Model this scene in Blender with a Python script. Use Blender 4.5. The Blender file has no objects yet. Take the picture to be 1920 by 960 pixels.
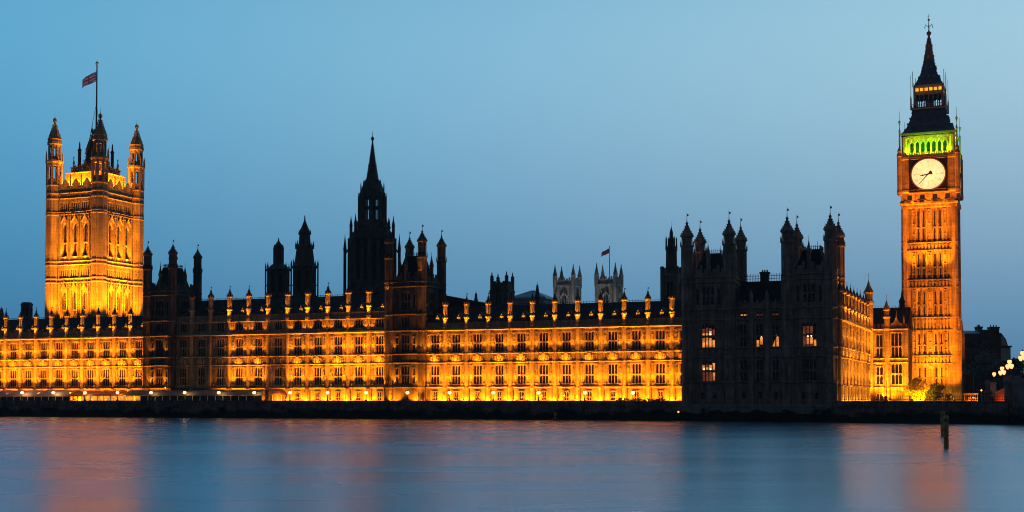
import bpy, math, random
from mathutils import Vector, Matrix
random.seed(7)
PI = math.pi
R = math.radians
scene = bpy.context.scene
COL = scene.collection

# ---------------------------------------------------------------- camera
cam_d = bpy.data.cameras.new("camera")
cam = bpy.data.objects.new("camera", cam_d)
COL.objects.link(cam)
cam.location = (0, 0, 4.6)
cam.rotation_euler = (R(92), 0, 0)
cam_d.sensor_width = 36
cam_d.lens = 46.2
cam_d.shift_y = 0.0948
cam_d.clip_start = 0.5
cam_d.clip_end = 6000
scene.camera = cam

# ---------------------------------------------------------------- world: dusk sky, brighter in the west (in view) than in the east
def lin(r, g, b):
    def c(v):
        v /= 255.0
        return v / 12.92 if v <= 0.04045 else ((v + 0.055) / 1.055) ** 2.4
    return (c(r), c(g), c(b), 1.0)

SKY_GAIN = 1.0
world = bpy.data.worlds.new("World")
scene.world = world
world.use_nodes = True
wn, wl = world.node_tree.nodes, world.node_tree.links
wn.clear()
w_out = wn.new("ShaderNodeOutputWorld")
w_bg = wn.new("ShaderNodeBackground")
w_tc = wn.new("ShaderNodeTexCoord")
w_sep = wn.new("ShaderNodeSeparateXYZ")
wl.new(w_tc.outputs["Generated"], w_sep.inputs[0])
def w_ramp(stops):
    n = wn.new("ShaderNodeValToRGB")
    n.color_ramp.interpolation = 'B_SPLINE'
    el = n.color_ramp.elements
    while len(el) > 1: el.remove(el[-1])
    el[0].position = stops[0][0]; el[0].color = lin(*stops[0][1])
    for p, c in stops[1:]:
        e = el.new(p); e.color = lin(*c)
    wl.new(w_sep.outputs["Z"], n.inputs[0])
    return n
south = w_ramp([(0.0, (44, 104, 145)), (0.05, (60, 125, 167)), (0.12, (77, 147, 189)), (0.2, (92, 165, 205)), (0.29, (100, 176, 214)), (0.6, (70, 130, 175)), (1.0, (50, 95, 140))])
north = w_ramp([(0.0, (62, 116, 154)), (0.05, (88, 139, 177)), (0.12, (133, 171, 199)), (0.2, (158, 196, 216)), (0.29, (168, 211, 230)), (0.6, (100, 160, 195)), (1.0, (50, 95, 140))])
w_map = wn.new("ShaderNodeMapRange")
w_map.inputs[1].default_value = -0.36; w_map.inputs[2].default_value = 0.36
wl.new(w_sep.outputs["X"], w_map.inputs[0])
w_mix = wn.new("ShaderNodeMix"); w_mix.data_type = 'RGBA'
wl.new(w_map.outputs[0], w_mix.inputs[0])
wl.new(south.outputs[0], w_mix.inputs[6]); wl.new(north.outputs[0], w_mix.inputs[7])
w_e = wn.new("ShaderNodeMapRange"); w_e.interpolation_type = 'SMOOTHSTEP'
w_e.inputs[1].default_value = -0.1; w_e.inputs[2].default_value = 0.75
w_e.inputs[3].default_value = 0.0; w_e.inputs[4].default_value = 1.0
wl.new(w_sep.outputs["Y"], w_e.inputs[0])
w_mul = wn.new("ShaderNodeMix"); w_mul.data_type = 'RGBA'
w_mul.inputs[6].default_value = (0.030, 0.033, 0.043, 1)
wl.new(w_mix.outputs[2], w_mul.inputs[7]); wl.new(w_e.outputs[0], w_mul.inputs[0])
w_sky = wn.new("ShaderNodeTexSky"); w_sky.sky_type = 'NISHITA'; w_sky.sun_disc = False
w_sky.sun_elevation = R(-3); w_sky.sun_rotation = R(60)
w_add = wn.new("ShaderNodeMix"); w_add.data_type = 'RGBA'; w_add.blend_type = 'ADD'
w_add.inputs[0].default_value = 0.05
wl.new(w_mul.outputs[2], w_add.inputs[6]); wl.new(w_sky.outputs[0], w_add.inputs[7])
wl.new(w_add.outputs[2], w_bg.inputs[0])
w_bg.inputs[1].default_value = SKY_GAIN
wl.new(w_bg.outputs[0], w_out.inputs[0])

scene.view_settings.view_transform = 'Standard'
scene.view_settings.look = 'None'
scene.view_settings.exposure = 0.0
scene.view_settings.gamma = 1.0
scene.render.engine = 'CYCLES'
cy = scene.cycles
cy.use_denoising = True
cy.max_bounces = 4; cy.diffuse_bounces = 2; cy.glossy_bounces = 2; cy.transmission_bounces = 2
cy.sample_clamp_indirect = 4.0
cy.use_light_tree = True
cy.filter_width = 1.0

# ---------------------------------------------------------------- the site plan
# palace frame: a runs along the river front towards the clock tower, b runs away from the river, river front at b = 0
TH = R(22.0)
CT, ST = math.cos(TH), math.sin(TH)
PX, PY = 37.4, 290.0
CAMZ = 4.6
def W(a, b, z=0.0):
    return Vector((PX + a * CT + b * ST, PY - a * ST + b * CT, z))
_F, _PH = 2464.0, R(2.0)
_CYP = 748 - _F * math.tan(_PH)
def survey(x, y, b):
    """a and z of a sighting on the vertical plane at depth b"""
    u = (x - 960) / _F; v = (_CYP - y) / _F
    r = (u, math.cos(_PH) - v * math.sin(_PH), math.sin(_PH) + v * math.cos(_PH))
    t = (b + PX * ST + PY * CT) / (r[0] * ST + r[1] * CT)
    X, Y = t * r[0], t * r[1]
    return ((X - PX) * CT - (Y - PY) * ST, CAMZ + t * r[2])
def at_dist(x, y, d):
    """world point of a sighting at distance d north-west of the quay"""
    u = (x - 960) / _F; v = (_CYP - y) / _F
    yy = math.cos(_PH) - v * math.sin(_PH)
    return Vector((u / yy * d, d, CAMZ + (math.sin(_PH) + v * math.cos(_PH)) / yy * d))

# ---------------------------------------------------------------- mesh helper
class MB:
    def __init__(self):
        self.v, self.f, self.mi = [], [], []
        self.T = None; self.m = 0
    def add(self, vs, fs):
        o = len(self.v)
        for p in vs:
            p = Vector(p)
            self.v.append(tuple(self.T @ p) if self.T is not None else tuple(p))
        for f in fs:
            self.f.append([o + i for i in f]); self.mi.append(self.m)
    def box(self, x0, x1, y0, y1, z0, z1):
        self.add([(x0,y0,z0),(x1,y0,z0),(x1,y1,z0),(x0,y1,z0),(x0,y0,z1),(x1,y0,z1),(x1,y1,z1),(x0,y1,z1)],
                 [(0,3,2,1),(4,5,6,7),(0,1,5,4),(1,2,6,5),(2,3,7,6),(3,0,4,7)])
    def lathe(self, cx, cy, prof, n=8, rot=None, sx=1.0, sy=1.0):
        if rot is None: rot = PI / n
        rings, vs, fs = [], [], []
        for r, z in prof:
            if r <= 1e-6:
                rings.append([len(vs)]); vs.append((cx, cy, z))
            else:
                rings.append(list(range(len(vs), len(vs) + n)))
                for k in range(n):
                    t = rot + 2 * PI * k / n
                    vs.append((cx + sx * r * math.cos(t), cy + sy * r * math.sin(t), z))
        for A, B in zip(rings, rings[1:]):
            for k in range(n):
                k2 = (k + 1) % n
                if len(A) == 1 and len(B) == 1: continue
                if len(A) == 1: fs.append((A[0], B[k2], B[k]))
                elif len(B) == 1: fs.append((A[k], A[k2], B[0]))
                else: fs.append((A[k], A[k2], B[k2], B[k]))
        if len(rings[0]) > 1: fs.append(tuple(reversed(rings[0])))
        if len(rings[-1]) > 1: fs.append(tuple(rings[-1]))
        self.add(vs, fs)
    def sq(self, cx, cy, prof):
        """square section through half widths"""
        self.lathe(cx, cy, [(h * 1.41421356, z) for h, z in prof], 4, PI / 4)
    def ext(self, poly, y0, y1):
        n = len(poly)
        vs = [(x, y0, z) for x, z in poly] + [(x, y1, z) for x, z in poly]
        fs = [tuple(range(n)), tuple(reversed(range(n, 2 * n)))]
        for i in range(n):
            j = (i + 1) % n
            fs.append((j, i, n + i, n + j))
        self.add(vs, fs)
    def exx(self, poly, x0, x1):
        n = len(poly)
        vs = [(x0, y, z) for y, z in poly] + [(x1, y, z) for y, z in poly]
        fs = [tuple(reversed(range(n))), tuple(range(n, 2 * n))]
        for i in range(n):
            j = (i + 1) % n
            fs.append((i, j, n + j, n + i))
        self.add(vs, fs)
    def bar(self, p, q, r, n=5, r2=None):
        p, q = Vector(p), Vector(q)
        d = (q - p).normalized()
        u = d.orthogonal().normalized(); w = d.cross(u)
        r2 = r if r2 is None else r2
        vs = []
        for c, rr in ((p, r), (q, r2)):
            for k in range(n):
                t = 2 * PI * k / n
                vs.append(c + rr * (math.cos(t) * u + math.sin(t) * w))
        fs = [(k, (k + 1) % n, n + (k + 1) % n, n + k) for k in range(n)]
        fs += [tuple(reversed(range(n))), tuple(range(n, 2 * n))]
        self.add(vs, fs)
    def holes(self, x0, x1, z0, z1, hs, y0, y1):
        """a wall slab with rectangular openings"""
        xs = sorted({x0, x1} | {min(max(h[0], x0), x1) for h in hs} | {min(max(h[1], x0), x1) for h in hs})
        for xa, xb in zip(xs, xs[1:]):
            if xb - xa < 1e-4: continue
            xm = (xa + xb) / 2
            cut = sorted((h[2], h[3]) for h in hs if h[0] < xm < h[1])
            z = z0
            for ha, hb in cut:
                if ha > z + 1e-4: self.box(xa, xb, y0, y1, z, ha)
                z = max(z, hb)
            if z < z1 - 1e-4: self.box(xa, xb, y0, y1, z, z1)
    def mesh(self, name, mats):
        me = bpy.data.meshes.new(name)
        me.from_pydata(self.v, [], self.f)
        if not isinstance(mats, (list, tuple)): mats = [mats]
        for m in mats: me.materials.append(m)
        if len(mats) > 1: me.polygons.foreach_set("material_index", self.mi)
        me.update()
        return me
    def build(self, name, mats, parent=None, loc=(0, 0, 0), rotz=0.0):
        return put(name, self.mesh(name, mats), parent, loc, rotz)

def put(name, me, parent=None, loc=(0, 0, 0), rotz=0.0):
    o = bpy.data.objects.new(name, me)
    COL.objects.link(o)
    o.location = loc; o.rotation_euler = (0, 0, rotz)
    if parent: o.parent = parent
    return o
def tag(o, label=None, cat=None, group=None, kind=None):
    if label: o["label"] = label
    if cat: o["category"] = cat
    if group: o["group"] = group
    if kind: o["kind"] = kind
    return o
def thing(name, label, cat, a, b, z=0.0, rot=0.0, group=None, world_loc=None):
    o = bpy.data.objects.new(name, None)
    COL.objects.link(o)
    o.empty_display_size = 1
    loc = W(a, b, z) if world_loc is None else Vector(world_loc)
    o.location = loc; o.rotation_euler = (0, 0, -TH + rot)
    o["_m"] = 0
    del o["_m"]
    MATS[o.name] = Matrix.Translation(loc) @ Matrix.Rotation(-TH + rot, 4, 'Z')
    return tag(o, label, cat, group)
MATS = {}
def to_world(t, p):
    return MATS[t.name] @ Vector(p)

# ---------------------------------------------------------------- materials
def mat(name, base, rough=0.85, var=0.25, scale=0.8, streak=0.0, bump=0.0, metallic=0.0, spec=0.3, dark=None, tide=None, courses=0.0):
    m = bpy.data.materials.new(name); m.use_nodes = True
    nt = m.node_tree; N, L = nt.nodes, nt.links
    b = N["Principled BSDF"]
    b.inputs["Roughness"].default_value = rough
    b.inputs["Metallic"].default_value = metallic
    b.inputs["Specular IOR Level"].default_value = spec
    geo = N.new("ShaderNodeNewGeometry")
    pos = geo.outputs["Position"]
    def noise(sc, vec=None, detail=4):
        n = N.new("ShaderNodeTexNoise"); n.inputs["Scale"].default_value = sc; n.inputs["Detail"].default_value = detail
        L.new(vec or pos, n.inputs["Vector"]); return n.outputs["Fac"]
    def mrange(s, a, c, d, e):
        n = N.new("ShaderNodeMapRange"); n.inputs[1].default_value = a; n.inputs[2].default_value = c
        n.inputs[3].default_value = d; n.inputs[4].default_value = e
        L.new(s, n.inputs[0]); return n.outputs[0]
    def mul(x, y):
        n = N.new("ShaderNodeMath"); n.operation = 'MULTIPLY'; L.new(x, n.inputs[0]); L.new(y, n.inputs[1]); return n.outputs[0]
    f = mrange(noise(scale), 0.3, 0.7, 1 - var, 1 + var)
    f = mul(f, mrange(noise(scale * 6), 0.3, 0.7, 1 - var * 0.6, 1 + var * 0.6))
    if streak:
        mp = N.new("ShaderNodeMapping"); mp.inputs["Scale"].default_value = (1.6, 1.6, 0.12)
        L.new(pos, mp.inputs[0])
        f = mul(f, mrange(noise(1.0, mp.outputs[0]), 0.35, 0.65, 1 - streak, 1 + streak * 0.4))
    if courses:
        sep = N.new("ShaderNodeSeparateXYZ"); L.new(pos, sep.inputs[0])
        md = N.new("ShaderNodeMath"); md.operation = 'FRACT'
        sc = N.new("ShaderNodeMath"); sc.operation = 'MULTIPLY'; sc.inputs[1].default_value = 1.0 / courses
        L.new(sep.outputs[2], sc.inputs[0]); L.new(sc.outputs[0], md.inputs[0])
        f = mul(f, mrange(md.outputs[0], 0.0, 0.14, 0.62, 1.0))
    mx = N.new("ShaderNodeMix"); mx.data_type = 'RGBA'; mx.blend_type = 'MULTIPLY'; mx.inputs[0].default_value = 1
    mx.inputs[6].default_value = (*base, 1); L.new(f, mx.inputs[7])
    out = mx.outputs[2]
    if tide:
        z0, z1, tc = tide
        sep = N.new("ShaderNodeSeparateXYZ"); L.new(pos, sep.inputs[0])
        ad = N.new("ShaderNodeMath"); ad.operation = 'ADD'
        L.new(sep.outputs[2], ad.inputs[0])
        mp2 = N.new("ShaderNodeMapping"); mp2.inputs["Scale"].default_value = (0.25, 0.25, 0.5); L.new(pos, mp2.inputs[0])
        L.new(mrange(noise(1.0, mp2.outputs[0], 6), 0.3, 0.7, -1.0, 1.0), ad.inputs[1])
        t = mrange(ad.outputs[0], z0, z1, 0, 1)
        m2 = N.new("ShaderNodeMix"); m2.data_type = 'RGBA'
        L.new(t, m2.inputs[0]); m2.inputs[6].default_value = (*tc, 1); L.new(out, m2.inputs[7])
        out = m2.outputs[2]
    L.new(out, b.inputs["Base Color"])
    if bump:
        bn = N.new("ShaderNodeBump"); bn.inputs["Strength"].default_value = bump; bn.inputs["Distance"].default_value = 0.15
        L.new(noise(scale * 4), bn.inputs["Height"]); L.new(bn.outputs[0], b.inputs["Normal"])
    return m
def glow(name, col, s, var=0.0, scale=1.0):
    m = bpy.data.materials.new(name); m.use_nodes = True
    N, L = m.node_tree.nodes, m.node_tree.links
    b = N["Principled BSDF"]
    b.inputs["Base Color"].default_value = (*[c * 0.5 for c in col], 1)
    b.inputs["Emission Color"].default_value = (*col, 1)
    b.inputs["Emission Strength"].default_value = s
    if var:
        geo = N.new("ShaderNodeNewGeometry"); n = N.new("ShaderNodeTexNoise"); n.inputs["Scale"].default_value = scale
        L.new(geo.outputs["Position"], n.inputs["Vector"])
        r = N.new("ShaderNodeMapRange"); r.inputs[1].default_value = 0.3; r.inputs[2].default_value = 0.7
        r.inputs[3].default_value = s * (1 - var); r.inputs[4].default_value = s * (1 + var)
        L.new(n.outputs["Fac"], r.inputs[0]); L.new(r.outputs[0], b.inputs["Emission Strength"])
    return m

M = {}
M['stone'] = mat('honey_limestone', (0.40, 0.31, 0.21), var=0.22, scale=0.5, streak=0.35, bump=0.3)
M['soot'] = mat('sooty_limestone', (0.34, 0.265, 0.215), var=0.3, scale=0.4, streak=0.45, bump=0.3)
M['parapet'] = mat('shaded_parapet_stone', (0.10, 0.075, 0.06), var=0.3, scale=0.4, streak=0.4)  # darker copy of the wall stone, shade under the cornice put into its colour
M['towerstone'] = mat('shaded_tower_limestone', (0.13, 0.10, 0.08), var=0.3, scale=0.4, streak=0.45, bump=0.3)  # stone colour darkened so the towers look unlit beside the floodlit walls
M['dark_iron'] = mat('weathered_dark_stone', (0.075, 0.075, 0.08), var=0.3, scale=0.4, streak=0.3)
M['slate'] = mat('cast_iron_roof', (0.018, 0.020, 0.027), rough=0.85, spec=0.1, var=0.2, scale=0.6, courses=0.6)
M['etroof'] = mat('dark_blue_roof_plates', (0.10, 0.145, 0.23), rough=0.5, var=0.2, scale=1.0, courses=0.7)
M['glass'] = mat('dark_window_glass', (0.010, 0.011, 0.014), rough=0.12, var=0.3, scale=0.6, spec=0.5)
M['louvre'] = mat('dark_opening', (0.012, 0.012, 0.012), rough=0.9)
M['etstone'] = mat('clock_tower_limestone', (0.40, 0.28, 0.17), var=0.3, scale=0.45, streak=0.45, bump=0.3, courses=0.9)
M['vtstone'] = mat('square_tower_limestone', (0.40, 0.31, 0.20), var=0.2, scale=0.35, streak=0.3, bump=0.3, courses=1.1)
M['pale'] = mat('pale_portland_stone', (0.40, 0.41, 0.42), var=0.3, scale=0.35, streak=0.5)
M['lead'] = mat('lead_grey_stone', (0.16, 0.17, 0.18), var=0.3, scale=0.4, streak=0.4)
M['copper'] = mat('dark_teal_copper', (0.13, 0.32, 0.38), rough=0.5, var=0.2)
M['quay'] = mat('granite_quay', (0.20, 0.16, 0.15), var=0.35, scale=0.5, streak=0.4, bump=0.4, courses=0.8, tide=(1.4, 2.6, (0.008, 0.009, 0.008)))
M['plinth'] = mat('washed_plinth', (0.22, 0.26, 0.27), var=0.3, scale=0.5, bump=0.4, courses=0.7, tide=(1.9, 2.5, (0.008, 0.009, 0.009)))
M['ground'] = mat('terrace_paving', (0.14, 0.12, 0.10), var=0.2)
M['iron'] = mat('black_iron', (0.012, 0.012, 0.014), rough=0.5)
M['post'] = mat('green_black_lamp_iron', (0.03, 0.035, 0.03), rough=0.5)
M['gilt'] = mat('gilded_metal', (0.55, 0.33, 0.08), rough=0.35, metallic=0.8)
M['canvas'] = mat('white_marquee_canvas', (0.72, 0.55, 0.54), rough=0.7, var=0.08, scale=0.3)
M['redcanvas'] = mat('red_awning_canvas', (0.60, 0.24, 0.18), rough=0.7, var=0.12, scale=0.3)
M['greycanvas'] = mat('grey_marquee_canvas', (0.22, 0.20, 0.22), rough=0.7, var=0.1, scale=0.3)
M['amber_canvas'] = mat('amber_marquee_canvas', (0.62, 0.30, 0.10), rough=0.7, var=0.1, scale=0.3)
M['whitepaint'] = mat('white_painted_post', (0.6, 0.6, 0.58), rough=0.5, var=0.1)
M['wood'] = mat('weathered_timber_pile', (0.62, 0.38, 0.11), rough=0.9, var=0.5, scale=2.0, streak=0.4)
M['bark'] = mat('bark', (0.07, 0.05, 0.035), var=0.3)
M['leaf'] = mat('gold_lit_leaves', (0.50, 0.40, 0.03), rough=0.7, var=0.4, scale=1.5)  # gold of the floodlight mixed into the leaf colour
M['darkleaf'] = mat('dark_leaves', (0.035, 0.045, 0.02), rough=0.7, var=0.4, scale=1.0)
M['office'] = mat('dark_office_stone', (0.055, 0.045, 0.042), var=0.3, scale=0.3)
M['officepale'] = mat('grey_gable_render', (0.42, 0.44, 0.5), var=0.15, scale=0.3)
M['brickred'] = mat('red_brick', (0.16, 0.055, 0.035), var=0.3, scale=1.0)
M['bridge'] = mat('grey_granite_bridge', (0.20, 0.20, 0.22), var=0.3, scale=0.6, bump=0.4, tide=(1.6, 2.6, (0.010, 0.010, 0.010)))
def cloth(name, col):
    m = bpy.data.materials.new(name); m.use_nodes = True
    N, L = m.node_tree.nodes, m.node_tree.links
    b = N["Principled BSDF"]; b.inputs["Base Color"].default_value = (*col, 1); b.inputs["Roughness"].default_value = 0.9
    tr = N.new("ShaderNodeBsdfTranslucent"); tr.inputs["Color"].default_value = (*col, 1)
    mx = N.new("ShaderNodeMixShader"); mx.inputs[0].default_value = 0.55
    L.new(b.outputs[0], mx.inputs[1]); L.new(tr.outputs[0], mx.inputs[2]); L.new(mx.outputs[0], N["Material Output"].inputs["Surface"])
    return m
M['fred'] = cloth('flag_red', (0.70, 0.07, 0.09)); M['fwhite'] = cloth('flag_white', (0.85, 0.75, 0.78)); M['fblue'] = cloth('flag_blue', (0.12, 0.10, 0.30))
M['lamp'] = glow('lamp_globe_glass', (1.0, 0.60, 0.17), 5.0)
M['bridge_lamp'] = glow('bridge_lamp_glass', (1.0, 0.41, 0.16), 2.1)
M['smalllamp'] = glow('bulkhead_lamp_glass', (1.0, 0.40, 0.06), 2.4)
M['lit'] = glow('lit_window_glass', (1.0, 0.33, 0.06), 0.75, 0.7, 0.9)
M['litdim'] = glow('dim_lit_window_glass', (0.75, 0.18, 0.08), 0.16, 0.5, 0.8)
M['litlamp'] = glow('chandelier', (1.0, 0.72, 0.3), 4.0)
M['litdorm'] = glow('lit_dormer_glass', (1.0, 0.36, 0.03), 0.95, 0.5, 1.5)
M['dial'] = glow('opal_clock_glass', (1.0, 0.79, 0.35), 1.12, 0.10, 0.5)
M['ayrton'] = glow('lit_lantern_glass', (1.0, 0.40, 0.02), 1.15, 0.3, 1.0)
M['tentlit'] = glow('lit_marquee_side', (1.0, 0.35, 0.03), 0.9, 0.6, 0.7)

# river: silky water, smoothed by slow swell
def water_mat():
    m = bpy.data.materials.new('silky_river_water'); m.use_nodes = True
    N, L = m.node_tree.nodes, m.node_tree.links
    b = N["Principled BSDF"]
    b.inputs["Base Color"].default_value = (0.052, 0.25, 0.385, 1)
    b.inputs["Metallic"].default_value = 1.0
    b.inputs["Roughness"].default_value = 0.36
    geo = N.new("ShaderNodeNewGeometry")
    mp = N.new("ShaderNodeMapping"); mp.inputs["Scale"].default_value = (0.02, 0.055, 0.02)
    L.new(geo.outputs["Position"], mp.inputs[0])
    n1 = N.new("ShaderNodeTexNoise"); n1.inputs["Scale"].default_value = 1.0; n1.inputs["Detail"].default_value = 3
    L.new(mp.outputs[0], n1.inputs["Vector"])
    r = N.new("ShaderNodeMapRange"); r.inputs[1].default_value = 0.3; r.inputs[2].default_value = 0.7
    r.inputs[3].default_value = 0.23; r.inputs[4].default_value = 0.31
    L.new(n1.outputs["Fac"], r.inputs[0]); L.new(r.outputs[0], b.inputs["Roughness"])
    mp2 = N.new("ShaderNodeMapping"); mp2.inputs["Scale"].default_value = (0.05, 0.16, 0.05)
    L.new(geo.outputs["Position"], mp2.inputs[0])
    n2 = N.new("ShaderNodeTexNoise"); n2.inputs["Scale"].default_value = 1.0; n2.inputs["Detail"].default_value = 4
    L.new(mp2.outputs[0], n2.inputs["Vector"])
    bn = N.new("ShaderNodeBump"); bn.inputs["Strength"].default_value = 0.10; bn.inputs["Distance"].default_value = 0.6
    L.new(n2.outputs["Fac"], bn.inputs["Height"]); L.new(bn.outputs[0], b.inputs["Normal"])
    return m
M['water'] = water_mat()

# ---------------------------------------------------------------- floodlights (sodium, white and green) on the buildings, plus some added fill spots
SODIUM = (1.0, 0.27, 0.002)
DEEP = (1.0, 0.30, 0.010)
_lights = {}
LK = 10.8
def flood(pos, target, watts, angle=100, blend=0.6, col=SODIUM, radius=0.12):
    key = (round(watts, 2), angle, blend, col, radius)
    if key not in _lights:
        d = bpy.data.lights.new("floodlight", 'SPOT')
        d.energy = watts * LK; d.spot_size = R(angle); d.spot_blend = blend; d.color = col; d.shadow_soft_size = radius
        _lights[key] = d
    o = bpy.data.objects.new("floodlight", _lights[key])
    COL.objects.link(o)
    o.location = pos
    o.rotation_euler = (Vector(target) - Vector(pos)).to_track_quat('-Z', 'Y').to_euler()
    return o

# ---------------------------------------------------------------- river, ground, quay
mb = MB(); mb.add([(-890, -50, 0), (690, -50, 0), (690, 890, 0), (-890, 890, 0)], [(0, 1, 2, 3)])
tag(mb.build('river', M['water']), kind='structure')

def W2(a, b): return W(a, b, 0)
mb = MB()
g = [W(-900, -9.6), W(36, -9.6), W(37, -19.5), W(66, -24), W(690, -24), Vector((685, 885, 0)), Vector((-885, 885, 0))]
mb.add([(p.x, p.y, 3.2) for p in g], [tuple(range(len(g)))])
tag(mb.build('ground', M['ground']), kind='structure')

def quay_wall(name, label, pts, top, mat_, coping=True):
    t = thing(name, label, 'wall', 0, 0)
    mb = MB(); cp = MB()
    for (a0, b0), (a1, b1) in zip(pts, pts[1:]):
        ln = math.hypot(a1 - a0, b1 - b0); ang = math.atan2(b1 - b0, a1 - a0)
        mb.T = cp.T = Matrix.Translation((a0, b0, 0)) @ Matrix.Rotation(ang, 4, 'Z')
        mb.exx([(-0.9, -1.5), (0.7, -1.5), (0.7, top), (0.0, top), (-0.25, 2.4), (-0.45, 2.35)], 0, ln)
        if coping:
            cp.box(0, ln, -0.14, 0.84, top, top + 0.2)
            cp.box(0, ln, -0.30, 0.1, top - 1.05, top - 0.85)
        k = 4.0
        while k < ln:
            mb.box(k - 0.45, k + 0.45, -0.42, 0.2, 1.0, top - 0.004)
            k += 11.0
    mb.build('wall', mat_, t); cp.build('coping', M['quay'], t)
    return t
quay_wall('terrace_quay_wall', 'long dark granite river wall under the lit palace terrace', [(-230, -10), (2.6, -10)], 4.0, M['quay'])
quay_wall('embankment_wall', 'dark river wall between the unlit corner pavilion and the bridge', [(35.2, -18.0), (68, -26)], 4.0, M['quay'])

# ---------------------------------------------------------------- windows
_wcache = {}
def window_meshes(w, h, n, tr, arch=True, recess=0.42):
    key = (w, h, n, tr, arch)
    if key in _wcache: return _wcache[key]
    mb = MB(); lw = w / n
    for k in range(1, n):
        x = -w / 2 + k * lw
        mb.box(x - 0.075, x + 0.075, 0.08, recess - 0.06, 0, h)
    mb.box(-w / 2, -w / 2 + 0.09, 0.05, recess - 0.05, 0, h)
    mb.box(w / 2 - 0.09, w / 2, 0.05, recess - 0.05, 0, h)
    tiers = [(0.0, h)]
    if tr:
        zt = h * tr
        mb.box(-w / 2, w / 2, 0.03, recess - 0.07, zt - 0.11, zt + 0.11)
        tiers = [(0.0, zt - 0.11), (zt + 0.11, h)]
    if arch:
        for z0, z1 in tiers:
            ah = min(0.42 * lw + 0.15, 0.4 * (z1 - z0))
            for k in range(n):
                xa, xb = -w / 2 + k * lw, -w / 2 + (k + 1) * lw; xm = (xa + xb) / 2
                zt1 = z1 - 0.002
                mb.ext([(xa, z1 - ah), (xa + 0.2 * lw, z1 - 0.42 * ah), (xm, zt1), (xa, zt1)], 0.11, recess - 0.08)
                mb.ext([(xb, zt1), (xm, zt1), (xb - 0.2 * lw, z1 - 0.42 * ah), (xb, z1 - ah)], 0.11, recess - 0.08)
    mb.box(-w / 2 - 0.12, w / 2 + 0.12, -0.13, 0.05, h + 0.05, h + 0.2)
    mb.box(-w / 2 - 0.12, -w / 2, -0.1, 0.05, h * 0.62, h + 0.05)
    mb.box(w / 2, w / 2 + 0.12, -0.1, 0.05, h * 0.62, h + 0.05)
    fr = mb
    pb = MB(); pb.box(-w / 2 - 0.02, w / 2 + 0.02, recess - 0.03, recess + 0.05, -0.02, h + 0.02)
    _wcache[key] = (fr, pb)
    return _wcache[key]
_wm = {}
def add_window(parent, x, z, w, h, n, tr=0.0, stone='stone', pane='glass', y=0.0, rotz=0.0, arch=True, name='window'):
    fr, pb = window_meshes(w, h, n, tr, arch)
    k1 = (w, h, n, tr, arch, stone); k2 = (w, h, n, tr, arch, 'p', pane)
    if k1 not in _wm: _wm[k1] = fr.mesh('window', M[stone])
    if k2 not in _wm: _wm[k2] = pb.mesh('pane', M[pane])
    o = put(name, _wm[k1], parent, (x, y, z), rotz)
    put('pane', _wm[k2], o)
    return o

# ---------------------------------------------------------------- palace ranges
def pinnacle_mesh(z0, z1, ztip, r=0.6, stone='stone'):
    """octagonal shaft with a waist band, ogee cap, crockets and a vane"""
    mb = MB(); zm = z0 + (z1 - z0) * 0.43
    mb.lathe(0, 0, [(r * 1.15, z0 - 0.3), (r * 1.15, z0 + 0.25), (r * 0.92, z0 + 0.4), (r * 0.92, zm - 0.3), (r * 1.2, zm - 0.15), (r * 1.2, zm + 0.12),
                    (r * 0.62, zm + 0.5), (r * 0.8, zm + 0.7), (r * 0.8, z1 - 0.5), (r * 1.25, z1 - 0.22), (r * 1.25, z1)])
    for k in range(8):
        t = PI / 8 + k * PI / 4
        mb.bar((r * 0.86 * math.cos(t), r * 0.86 * math.sin(t), zm + 0.6), (r * 0.86 * math.cos(t), r * 0.86 * math.sin(t), z1 - 0.3), 0.07, 4)
        mb.lathe(r * 1.1 * math.cos(t), r * 1.1 * math.sin(t), [(0.11, z1), (0.09, z1 + 0.3), (0, z1 + 0.6)], 4)
    mb.m = 1
    H = ztip - z1
    mb.lathe(0, 0, [(r * 1.0, z1), (r * 0.98, z1 + H * 0.08), (r * 0.66, z1 + H * 0.24), (r * 0.36, z1 + H * 0.42), (r * 0.2, z1 + H * 0.6),
                    (r * 0.32, z1 + H * 0.64), (r * 0.14, z1 + H * 0.68), (0.05, z1 + H * 0.78), (0.035, ztip)])
    for i, fz in enumerate((0.14, 0.26, 0.38, 0.5)):
        rr = r * (0.98, 0.78, 0.54, 0.36)[i]
        for k in range(4):
            t = PI / 4 + k * PI / 2
            mb.lathe(rr * math.cos(t), rr * math.sin(t), [(0, z1 + H * fz - 0.1), (0.1, z1 + H * fz), (0, z1 + H * fz + 0.18)], 4)
    mb.box(0.03, 0.34, -0.02, 0.02, ztip - H * 0.14, ztip - H * 0.05)
    return mb.mesh('pinnacle', [M[stone], M['dark_iron']])

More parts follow.
